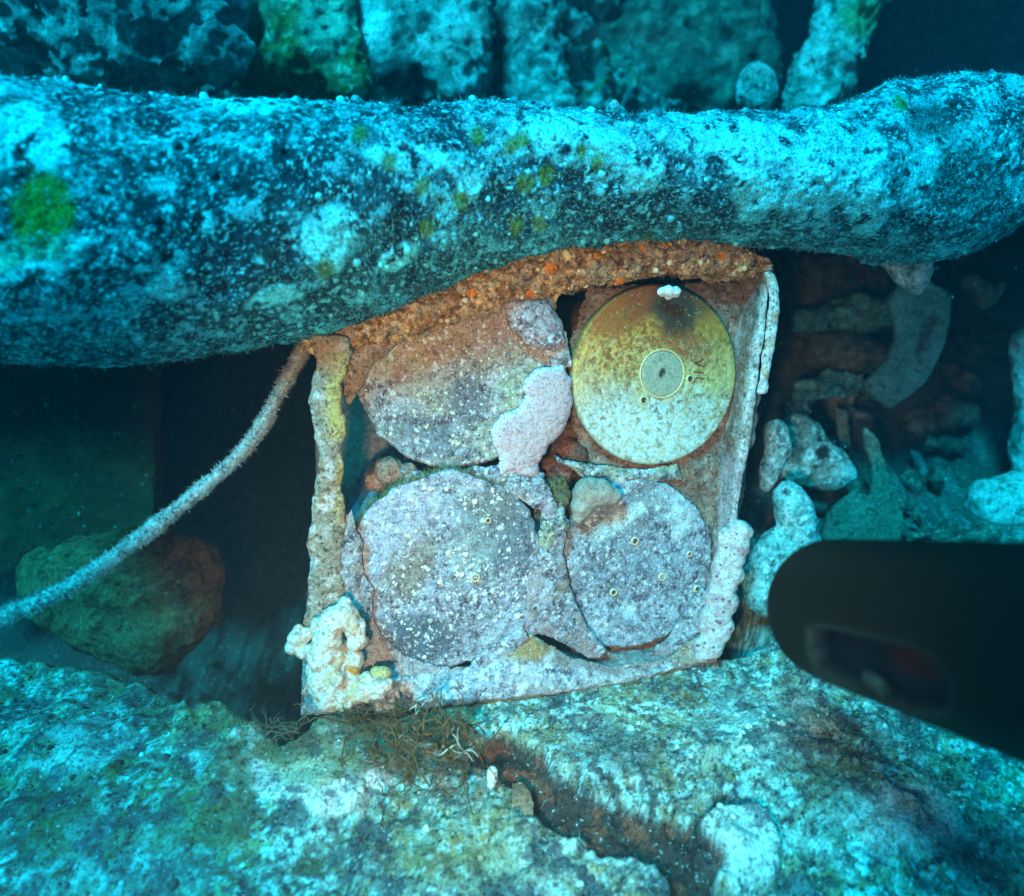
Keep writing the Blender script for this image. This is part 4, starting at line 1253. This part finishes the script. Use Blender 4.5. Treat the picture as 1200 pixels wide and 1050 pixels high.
rock('boulder', [(740, 60, 1.15, 75), (820, 40, 1.18, 80), (700, 10, 1.2, 70), (780, -50, 1.2, 90), (860, 90, 1.1, 50), (690, 110, 1.08, 35)], .006, (0.05, 0.085, 0.07), (0.09, 0.14, 0.11),
     'dim dark green boulder far behind the pipe', 'rock', 340)
rock('coral_colony', [(886, 98, .80, 24), (890, 112, .80, 20), (878, 108, .80, 18)], .003, (0.20, 0.36, 0.34), (0.28, 0.44, 0.40), 'round coral knob standing behind the pipe', 'coral', 350, amp=.4, sc=60)
rock('rock_column', [(1010, -60, .9, 45), (1000, 0, .89, 42), (985, 40, .88, 38), (965, 80, .87, 36), (950, 115, .86, 34), (940, 135, .85, 30)], .004, (0.17, 0.29, 0.26), (0.28, 0.42, 0.36),
     'leaning rock column with a green top behind the right half of the pipe', 'rock', 360, amp=1.1, extra=(((1015, 15), (30, 30), 0, .7, (.16, .26, .07)), ((955, 60), (14, 50), 15, .6, (.40, .60, .58))))
rock('coral_colony', [(720, 122, .50, 8), (718, 130, .50, 11), (728, 132, .505, 9)], .0015, (0.30, 0.5, 0.48), (0.42, 0.62, 0.6), 'little coral stub standing on top of the pipe', 'coral', 370, amp=.12, sc=120)
rock('boulder', [(1120, 40, 1.5, 110), (1210, 70, 1.45, 100), (1180, -60, 1.6, 130), (1080, -40, 1.6, 90), (1290, 20, 1.5, 120)], .01, (0.02, 0.035, 0.05), (0.03, 0.05, 0.06),  # near-black rock added to block the bright background
     'dark boulder added to block the bright background beyond the right end of the pipe', 'rock', 380)
rock('boulder', [(20, 10, 1.3, 90), (-60, 50, 1.2, 110), (-120, -40, 1.3, 130)], .01, (0.025, 0.05, 0.065), (0.04, 0.07, 0.08),  # another near-black rock added against the bright background
     'dark boulder added to block the bright background beyond the left end of the pipe', 'rock', 390)

nx_, nz_ = 420, 200
px_ = np.linspace(-260, 900, nx_); pz_ = np.linspace(-160, 170, nz_)
Q = np.array([[P(x, y, .98) for y in pz_] for x in px_]).reshape(-1, 3)
nb = fbm(Q, 5, 4, 530); nr = np.abs(fbm(Q, 14, 4, 531)); nf = fbm(Q, 45, 4, 532)
Qf = Q + FW[None] * (-.07 * nb + .09 * nr - .012 * nf + .10 * ss(640, 900, proj(Q)[:, 0]))[:, None]
Fq = grid_faces(nx_, nz_)
if (vnormals(Qf, Fq) @ FW).mean() > 0: Fq = Fq[:, ::-1]
nq = len(Q)
edge_ = np.concatenate((np.arange(nz_), np.arange(1, nx_) * nz_ + nz_ - 1, (nx_ - 1) * nz_ + np.arange(nz_ - 2, -1, -1), np.arange(nx_ - 2, 0, -1) * nz_))
e2 = np.roll(edge_, -1)
Fs_ = np.stack((edge_, e2, e2 + nq, edge_ + nq), 1)
VV_ = np.concatenate((Qf, Q + FW * .22)); FF_ = np.concatenate((Fq, Fq[:, ::-1] + nq, Fs_))
cq = np.tile(np.array((0.10, 0.20, 0.19)), (len(VV_), 1))
nb2 = fbm(VV_, 30, 4, 533); nb3 = fbm(VV_, 95, 3, 534)
cq = lay(cq, ss(.1, .4, nb2 + .3 * nb3) * .75, (0.22, 0.46, 0.46))
cq = lay(cq, ss(-.15, -.4, nb2 + .3 * nb3) * .8, (0.02, 0.04, 0.045))
cq = lay(cq, ss(.3, .5, fbm(VV_, 16, 3, 535)) * .6, (0.10, 0.16, 0.04))
cq = lay(cq, ss(.4, .5, nb3) * .7, (0.30, 0.62, 0.62))
tag(make('reef_wall', VV_, FF_, M_ROCK, cq), 'craggy teal reef wall rising behind the left and middle of the pipe', 'reef wall')
# hollow on the left
rock('boulder', [(150, 690, .62, 68), (200, 680, .62, 58), (95, 690, .62, 55), (180, 740, .61, 50), (60, 675, .63, 35), (210, 720, .61, 42)], .003, (0.26, 0.11, 0.05), (0.20, 0.09, 0.04),
     'rounded brown boulder lying in the dark hollow below the cable', 'rock', 400, amp=.45, sc=45)
V, F = sweep([P(-160, 520, .80), P(0, 505, .80), P(188, 490, .80)], .16, .012, 120, 200, A=UP, B=FW, rect=True, endround=.01)
V = disp(V, F, ((.004, 25, 3, 410), (.0015, 90, 3, 411)))
o = make('rusted_plate', V, F, M_ROCK, tint2((0.12, 0.028, 0.010), (0.16, 0.045, 0.016), 412, 30, (.025, .02, .015))(V))
tag(o, 'dark brown rusted plate standing in the hollow under the pipe', 'plate')

# rubble on the right
DK = (0.07, 0.06, 0.05)
rb = 'broken pieces lying right of the crate'
rock('coral_chunk', [(930, 600, .60, 24), (925, 580, .60, 18), (938, 620, .60, 22), (945, 640, .60, 20), (915, 640, .605, 24), (900, 690, .60, 32), (905, 660, .605, 26)], .002, (0.14, 0.46, 0.44), (0.20, 0.58, 0.56),
     'bright knobbly coral chunk right of the crate, behind the torch nose', 'coral', 420, amp=.25, sc=70, group=rb)
rock('coral_chunk', [(908, 505, .63, 15), (912, 525, .63, 15), (902, 550, .63, 12), (897, 570, .63, 8)], .002, (0.20, 0.32, 0.30), (0.28, 0.42, 0.4), 'smooth tapering coral finger close to the crate wall', 'coral', 425, amp=.2, sc=70, group=rb)
rock('pitted_chunk', [(935, 495, .70, 16), (945, 515, .70, 24), (955, 535, .70, 24), (930, 530, .70, 20), (975, 545, .695, 20), (990, 556, .69, 14), (965, 560, .695, 16), (925, 555, .70, 14)], .0025, (0.13, 0.19, 0.16), (0.24, 0.36, 0.33),
     'pitted lump with two dark holes among the rubble', 'rubble', 430, amp=.5, sc=50, group=rb, extra=(((965, 530), (8, 9), 0, 1, (.02, .02, .02)), ((930, 530), (12, 12), 0, .8, (.04, .05, .04)), ((990, 556), (14, 14), 0, .7, (.32, .5, .48))))
rock('bent_tube', pxs and [(1000, 448, .78, 14), (975, 452, .77, 16), (950, 465, .76, 17), (932, 482, .74, 17), (928, 500, .72, 15)], .0025, (0.06, 0.20, 0.20), (0.09, 0.28, 0.27), 'bent tube stub above the pitted lump', 'rubble', 435, amp=.9, sc=50, group=rb)
rock('broken_pipe_stub', [(940, 378, .82, 18), (965, 375, .82, 20), (990, 372, .82, 20), (1015, 370, .82, 20), (1040, 365, .82, 18)], .003, (0.05, 0.17, 0.17), (0.08, 0.24, 0.23), 'horizontal broken tube under the right end of the pipe', 'rubble', 440, amp=.9, sc=40, group=rb)
rock('stone', [(965, 410, .80, 24), (990, 412, .80, 24), (1020, 415, .80, 20)], .003, (0.09, 0.10, 0.07), (0.13, 0.13, 0.09), 'flat brown-green stone below the horizontal tube', 'rock', 445, amp=.3, group=rb)

def plate(name, poly, d, th, base, alt, label, cat, seed, group=None, lean=0.0, extra=()):
    poly = np.array(poly, float)
    n = len(poly)
    import bmesh
    c = poly.mean(0)
    a = [P(x, y, d + lean * (y - c[1]) / 100) for x, y in poly]
    V = np.array([q - FW * th / 2 for q in a] + [q + FW * th / 2 for q in a])
    bm = bmesh.new()
    vs = [bm.verts.new(q) for q in V]
    bm.faces.new(vs[:n]); bm.faces.new(vs[n:][::-1])
    for k in range(n):
        bm.faces.new((vs[k], vs[k + n], vs[(k + 1) % n + n], vs[(k + 1) % n]))
    bmesh.ops.recalc_face_normals(bm, faces=bm.faces)
    me = bpy.data.meshes.new('tmp'); bm.to_mesh(me); bm.free()
    o = bpy.data.objects.new('tmp', me); COLL.objects.link(o)
    m = o.modifiers.new('r', 'REMESH'); m.mode = 'VOXEL'; m.voxel_size = max(th / 4, .0012)
    m2 = o.modifiers.new('s', 'SMOOTH'); m2.iterations = 3
    ev = o.evaluated_get(bpy.context.evaluated_depsgraph_get()); em = ev.to_mesh()
    V = np.array([v.co[:] for v in em.vertices]); F = np.array([list(p.vertices) for p in em.polygons])
    ev.to_mesh_clear(); bpy.data.objects.remove(o); bpy.data.meshes.remove(me)
    V = disp(V, F, ((.0016, 40, 3, seed), (.0008, 140, 3, seed + 1)))
    col = tint2(base, alt, seed + 2, 45, (.03, .03, .025))(V)
    q = proj(V); nz = .3 * fbm(V, 60, 3, seed + 6); front_ = vnormals(V, F) @ FW < 0
    n_ = vnormals(V, F)
    for c_, r_, ro, k, rgb in extra:
        m_ = spot(q, c_, r_, nz, ro, .3) * front_
        col = lay(col, m_ * k, rgb)
        V = V - n_ * (m_ * th * .2)[:, None]
    o = make(name, V, F, M_ROCK, col)
    return tag(o, label, cat, group)
plate('forked_plate', ((1050, 335), (1085, 328), (1112, 345), (1113, 372), (1103, 408), (1088, 440), (1064, 466), (1042, 480), (1020, 462), (1010, 448), (1030, 428), (1046, 404), (1048, 380), (1036, 352)), .745, .012, (0.07, 0.26, 0.25), (0.10, 0.34, 0.33),
      'hooked plate hanging with a dark slot down its middle', 'plate', 450, rb, 0.0, (((1086, 390), (5, 30), 22, .8, (.05, .08, .08)),))  # slot's dark recess painted on, with only a shallow dent
plate('torn_plate', ((1012, 500), (1028, 515), (1040, 555), (1052, 590), (1064, 640), (1068, 690), (955, 690), (968, 604), (998, 574), (1020, 582), (1022, 548), (1012, 526)), .69, .008, (0.10, 0.14, 0.10), (0.14, 0.20, 0.15),
      'torn upright plate with a long thin spike above the torch', 'plate', 460, rb)
plate('metal_strip', ((978, 478), (992, 480), (996, 525), (984, 530)), .78, .006, (0.12, 0.18, 0.16), (0.17, 0.25, 0.22), 'short upright metal strip between the rubble lumps', 'metal strip', 465, rb)
plate('metal_strip', ((1065, 528), (1074, 528), (1092, 560), (1103, 585), (1096, 584), (1080, 560)), .80, .006, (0.13, 0.22, 0.21), (0.18, 0.3, 0.28), 'narrow ribbed blade leaning among the dark rubble', 'metal strip', 470, rb)
rock('stone', [(1080, 450, 1.0, 60), (1110, 520, .95, 60), (1050, 500, .98, 50), (1130, 430, 1.05, 60), (1000, 600, .86, 60), (1090, 620, .86, 50)], .005, (0.045, 0.055, 0.045), (0.065, 0.075, 0.06), 'dark rubble heap behind the torn upright plate', 'rubble', 475, group=rb)
rock('coral_chunk', [(1165, 590, .74, 30), (1190, 600, .74, 34), (1150, 575, .745, 14), (1210, 580, .74, 34)], .003, (0.34, 0.52, 0.48), (0.46, 0.66, 0.6), 'bright rounded coral chunk above the torch body', 'coral', 480, amp=.3, sc=50, group=rb)
rock('rock_column', [(1225, 400, .74, 34), (1222, 440, .74, 30), (1225, 480, .74, 34), (1228, 520, .74, 38), (1230, 560, .74, 38)], .003, (0.30, 0.46, 0.42), (0.40, 0.58, 0.54), 'pale rock pillar standing beside the dark recess', 'rock', 485, amp=.35, sc=50)
rock('coral_colony', [(1065, 300, .60, 26), (1072, 318, .60, 20), (1076, 335, .60, 10), (1045, 295, .6, 20)], .002, (0.24, 0.42, 0.42), (0.4, 0.62, 0.6), 'crusty lump hanging below the right end of the pipe', 'coral', 490, amp=.25, sc=60)
rock('stone', [(935, 325, .90, 30), (960, 330, .92, 34), (910, 345, .9, 22), (1000, 330, .95, 40), (925, 420, .88, 36)], .004, (0.065, 0.045, 0.03), (0.05, 0.055, 0.045), 'reddish brown stone in the shade under the pipe', 'rock', 495, group=rb)
rock('coral_colony', [(1135, 330, .90, 12), (1160, 345, .9, 12), (1172, 335, .9, 9), (1150, 355, .9, 9)], .003, (0.10, 0.17, 0.17), (0.14, 0.22, 0.13), 'small dim coral sprig in the dark recess under the pipe end', 'coral', 498, amp=.25, sc=60)

_f = plate('tan_sponge', ((600, 918), (612, 916), (622, 928), (628, 948), (626, 968), (616, 966), (612, 950), (603, 945), (600, 960), (594, 962), (600, 940)), .425, .004, (0.34, 0.22, 0.13), (0.42, 0.29, 0.17),
           'tan sponge flap at the head of the fissure', 'sponge', 520, None, -0.06)
for k in range(34):
    px_, py_ = rng.uniform(915, 1150), rng.uniform(430, 650)
    dd = np.interp(py_, (430, 650), (.90, .685)) + rng.uniform(-.03, .015)
    r0 = rng.uniform(9, 24)
    a0 = rng.uniform(0, PI)
    sp3 = [(px_ + t * r0 * 1.3 * math.cos(a0), py_ + t * r0 * 1.0 * math.sin(a0), dd + rng.normal(0, .01), r0 * rng.uniform(.55, 1)) for t in (-1, -.3, .4, 1)]
    br0 = rng.uniform(.6, 1.5)
    rock('stone', sp3, .003, np.array((0.075, 0.075, 0.055)) * br0, np.array((0.11, 0.13, 0.10)) * br0, 'small dark stone in the rubble slope right of the crate', 'rock', 600 + 9 * k, amp=.5, sc=45, group='small stones in the rubble')
# ------------------------------------------------------------------ wreck plating added to block sky and sun
def slab(name, p0, p1, A, ra, th, base, alt, seed, label, cat, B):
    V, F = sweep([p0, (np.array(p0) + np.array(p1)) / 2, p1], ra, th, 160, 200, A=A, B=B, rect=True, endround=.004)
    V = disp(V, F, ((.02, 5, 3, seed), (.008, 20, 3, seed + 1)))
    o = make(name, V, F, M_ROCK, tint2(base, alt, seed + 2, 12, (.015, .02, .02))(V))
    return tag(o, label, cat)
slab('added_backdrop_hull', (-2.4, 1.9, .7), (2.4, 1.9, .7), (0, .12, 1), 1.2, .03, (0.03, 0.045, 0.05), (0.045, 0.06, 0.06), 500, 'dark hull plating added to block the bright sky at the back', 'hull', (0, 1, -.12))  # added dark backdrop that hides the bright sky
slab('unseen_shade_deck', (-2.4, 1.75, .95), (2.4, 1.75, .95), (0, 1, .05), .55, .02, (0.04, 0.05, 0.05), (0.06, 0.07, 0.06), 510, 'unseen deck plate added high overhead to shade the background', 'deck', (0, -.05, 1))  # out of view, added to keep sun off the background
V, F = sweep([(-2.4, 1.06, .315), (0, 1.08, .312), (.35, 1.16, .30), (2.4, 1.22, .29)], .53, .012, 200, 260, A=(0, 1, 0), B=(0, 0, 1), rect=True, endround=.004)  # hidden plate added to keep sun out of the hollow
V = disp(V, F, ((.008, 8, 3, 516), (.004, 30, 3, 517)))
tag(make('unseen_shade_deck', V, F, M_ROCK, tint2((0.06, 0.07, 0.06), (0.10, 0.12, 0.10), 518, 20, (.02, .025, .025))(V)), 'unseen deck plate added behind the pipe to shade the hollow, carrying the rocks', 'deck')

# ------------------------------------------------------------------ weed below the crate
VV, FF, CC = [], [], []
def frond(p, d, L, r, col, depth=0):
    n = 7
    q = np.array(p, float); dd = unit(d)
    pl = [q.copy()]
    for k in range(n - 1):
        dd = unit(dd + rng.normal(0, .28, 3)); q = q + dd * L / (n - 1); pl.append(q.copy())
    V, F = sweep(np.array(pl), np.linspace(r, r * .5, n), np.linspace(r, r * .5, n), 9, 4, endround=.05)
    k = sum(len(v) for v in VV)
    VV.append(V); FF.append(F + k); CC.append(np.tile(np.array(col) * rng.uniform(.6, 1.3), (len(V), 1)))
    if depth < 2:
        for j in range(rng.randint(1, 3)):
            frond(pl[rng.randint(2, n - 1)], unit(dd + rng.normal(0, .7, 3)), L * .6, r * .8, col, depth + 1)
roots = []
for k in range(95):
    x = rng.normal(490, 42); y = rng.normal(862, 20) + (x - 490) * .12
    g2 = ground(x, max(y, 838), .015)
    roots.append(np.array((g2[0], g2[1], .012)))
for p in roots:
    frond(p, (rng.normal(0, .7), -abs(rng.normal(.4, .4)), rng.uniform(.3, 1)), rng.uniform(.014, .034), rng.uniform(.0005, .0010), (0.13, 0.085, 0.035) if rng.rand() < .93 else (0.35, 0.42, 0.36))
V, F, C = np.concatenate(VV), np.concatenate(FF), np.concatenate(CC)
o = make('seaweed_tuft', V, F, M_PLAIN, C)
tag(o, 'tangled brown branching weed under the bottom edge of the crate', 'seaweed')
VV, FF, CC = [], [], []
for k in range(16):
    x = rng.uniform(305, 360); y = rng.uniform(838, 862)
    g2 = ground(x, y, .02)
    frond((g2[0], g2[1], .016), (rng.normal(0, .8), -.2, rng.uniform(.2, .8)), rng.uniform(.012, .022), rng.uniform(.0003, .0005), (0.15, 0.14, 0.09))
V, F, C = np.concatenate(VV), np.concatenate(FF), np.concatenate(CC)
o = make('seaweed_tuft', V, F, M_PLAIN, C)
tag(o, 'small pale branching weed at the edge of the dark hollow', 'seaweed')
# tan sponge flap in the fissure and pale shell bit
lumpy('pale_bivalve', [(577, 905, .432, 7), (577, 912, .431, 7), (575, 920, .43, 5)], .0009, tint2((0.66, 0.76, 0.66), (0.8, 0.84, 0.78), 523), M_CORAL, 'small pale shell stuck on the reef beside the fissure', 'shell', amps=((.0004, 200, 2, 524),))

# ------------------------------------------------------------------ black dive torch
TA = cp(.1462, -.0742, .330)
TB = cp(.1600, -.0430, .075)
tx = unit(TB - TA)                      # towards the diver
tup = unit(UP - tx * np.dot(UP, tx)); tsd = np.cross(tup, tx)
TR = .0318
prof = [(.0004, .0), (.010, -.0002), (.020, -.0002), (.0245, 0.0)] + [(TR * (.78 + .22 * math.sin(a)), .011 * (1 - math.cos(a)) * 1.0) for a in np.linspace(.1, PI / 2, 14)]
L = np.linalg.norm(TB - TA)
prof += [(TR, s) for s in np.linspace(.013, L, 220)] + [(TR * .9, L + .003), (.0004, L + .003)]
nt = 300
th = np.linspace(0, 2 * PI, nt, endpoint=False)
V = np.array([[TA + (tsd * math.cos(a) + tup * math.sin(a)) * r + tx * s for a in th] for r, s in prof]).reshape(-1, 3)
F = grid_faces(len(prof), nt, False, True)
ax = np.repeat(np.array([s for r, s in prof]), nt)
cen = TA + tx * ax[:, None]
radv = unit(V - cen)
if np.mean(np.sum(vnormals(V, F) * radv, 1)[nt * 40:nt * 150]) < 0: F = F[:, ::-1]
q = proj(V)
facing = (np.sum(radv * (CAM - V), 1) > 0)
win = np.array(((946, 738), (965, 735), (1065, 757), (1090, 772), (1112, 800), (1110, 835), (1060, 838), (1010, 818), (960, 792), (947, 765)), float)
wdist, win_in = polydist(q, win)
sdw = np.where(win_in & facing & (ax > .004), wdist, -1)
rec = ss(0, 5, sdw)
V = V - radv * (.007 * rec)[:, None]
C = np.tile(np.array((.005, .007, .006)), (len(V), 1))
C = lay(C, rec, (.003, .006, .016))
C = lay(C, rec * spot(q, (1055, 785), (34, 20), 0, 25, .5) * .9, (.022, .006, .007))
C = lay(C, np.where(facing & (ax > .004), ss(7, 1, wdist), 0) * (1 - rec) * .9, (.014, .028, .026))
torch = thing('dive_torch', TA + tx * .1 - UP * .03, 'black cylindrical dive torch poking in from the right', 'torch')
tb = make('torch_body', V, F, M_TORCH, C, torch)
# sloping tongue inside the recess
tp = [(1012, 792), (1030, 803), (1050, 820), (1068, 836)]
def on_cyl(px, py, rr):
    r = unit(ray(px, py)); o = CAM - TA
    a = r - tx * np.dot(r, tx); b = o - tx * np.dot(o, tx)
    A_, B_, C_ = a @ a, 2 * a @ b, b @ b - rr * rr
    D = max(B_ * B_ - 4 * A_ * C_, 0)
    return CAM + r * (-B_ - math.sqrt(D)) / (2 * A_)
path = [on_cyl(x, y, TR - .004) for x, y in tp]
Vt, Ft = sweep(path, .0016, .003, 40, 20, endround=.1)
make('switch_lever', Vt, Ft, M_TORCH, np.tile(np.array((.016, .032, .03)), (len(Vt), 1)), torch)

# ------------------------------------------------------------------ drifting specks and the water itself
n = 140
p = np.array([P(rng.uniform(0, 1200), rng.uniform(0, 1050), rng.uniform(.32, .46)) for k in range(n)])
v, f = ICO[1]
rr = rng.uniform(.00012, .00034, n)
V = (v[None] * rr[:, None, None] + p[:, None]).reshape(-1, 3)
F = (f[None] + (np.arange(n) * len(v))[:, None, None]).reshape(-1, 3)
o = make('marine_snow', V, F, M_PLAIN, np.tile(np.array((.5, .55, .55)), (len(V), 1)), None, True, 'stuff')
tag(o, 'fine pale specks drifting in the water', 'particles')

def haze(density):
    m = bpy.data.materials.new('sea water')
    m.use_nodes = True
    N, Lk = m.node_tree.nodes, m.node_tree.links
    N.clear()
    out = N.new('ShaderNodeOutputMaterial')
    pv = N.new('ShaderNodeVolumePrincipled')
    pv.inputs['Color'].default_value = (0.25, 0.65, 0.90, 1)
    pv.inputs['Density'].default_value = density
    pv.inputs['Anisotropy'].default_value = 0.0
    Lk.new(pv.outputs[0], out.inputs['Volume'])
    lo, hi = np.array((-3.4, -2.4, -2.2)), np.array((3.4, 5.0, 2.6))
    V = np.array([[(lo, hi)[i][0], (lo, hi)[j][1], (lo, hi)[k][2]] for i in (0, 1) for j in (0, 1) for k in (0, 1)])
    F = np.array([(0, 1, 3, 2), (4, 6, 7, 5), (0, 4, 5, 1), (2, 3, 7, 6), (0, 2, 6, 4), (1, 5, 7, 3)])
    o = make('haze', V, F, m, None, None, False, 'stuff')
    tag(o, 'blue-green sea water filling the scene', 'water')
haze(0.065)
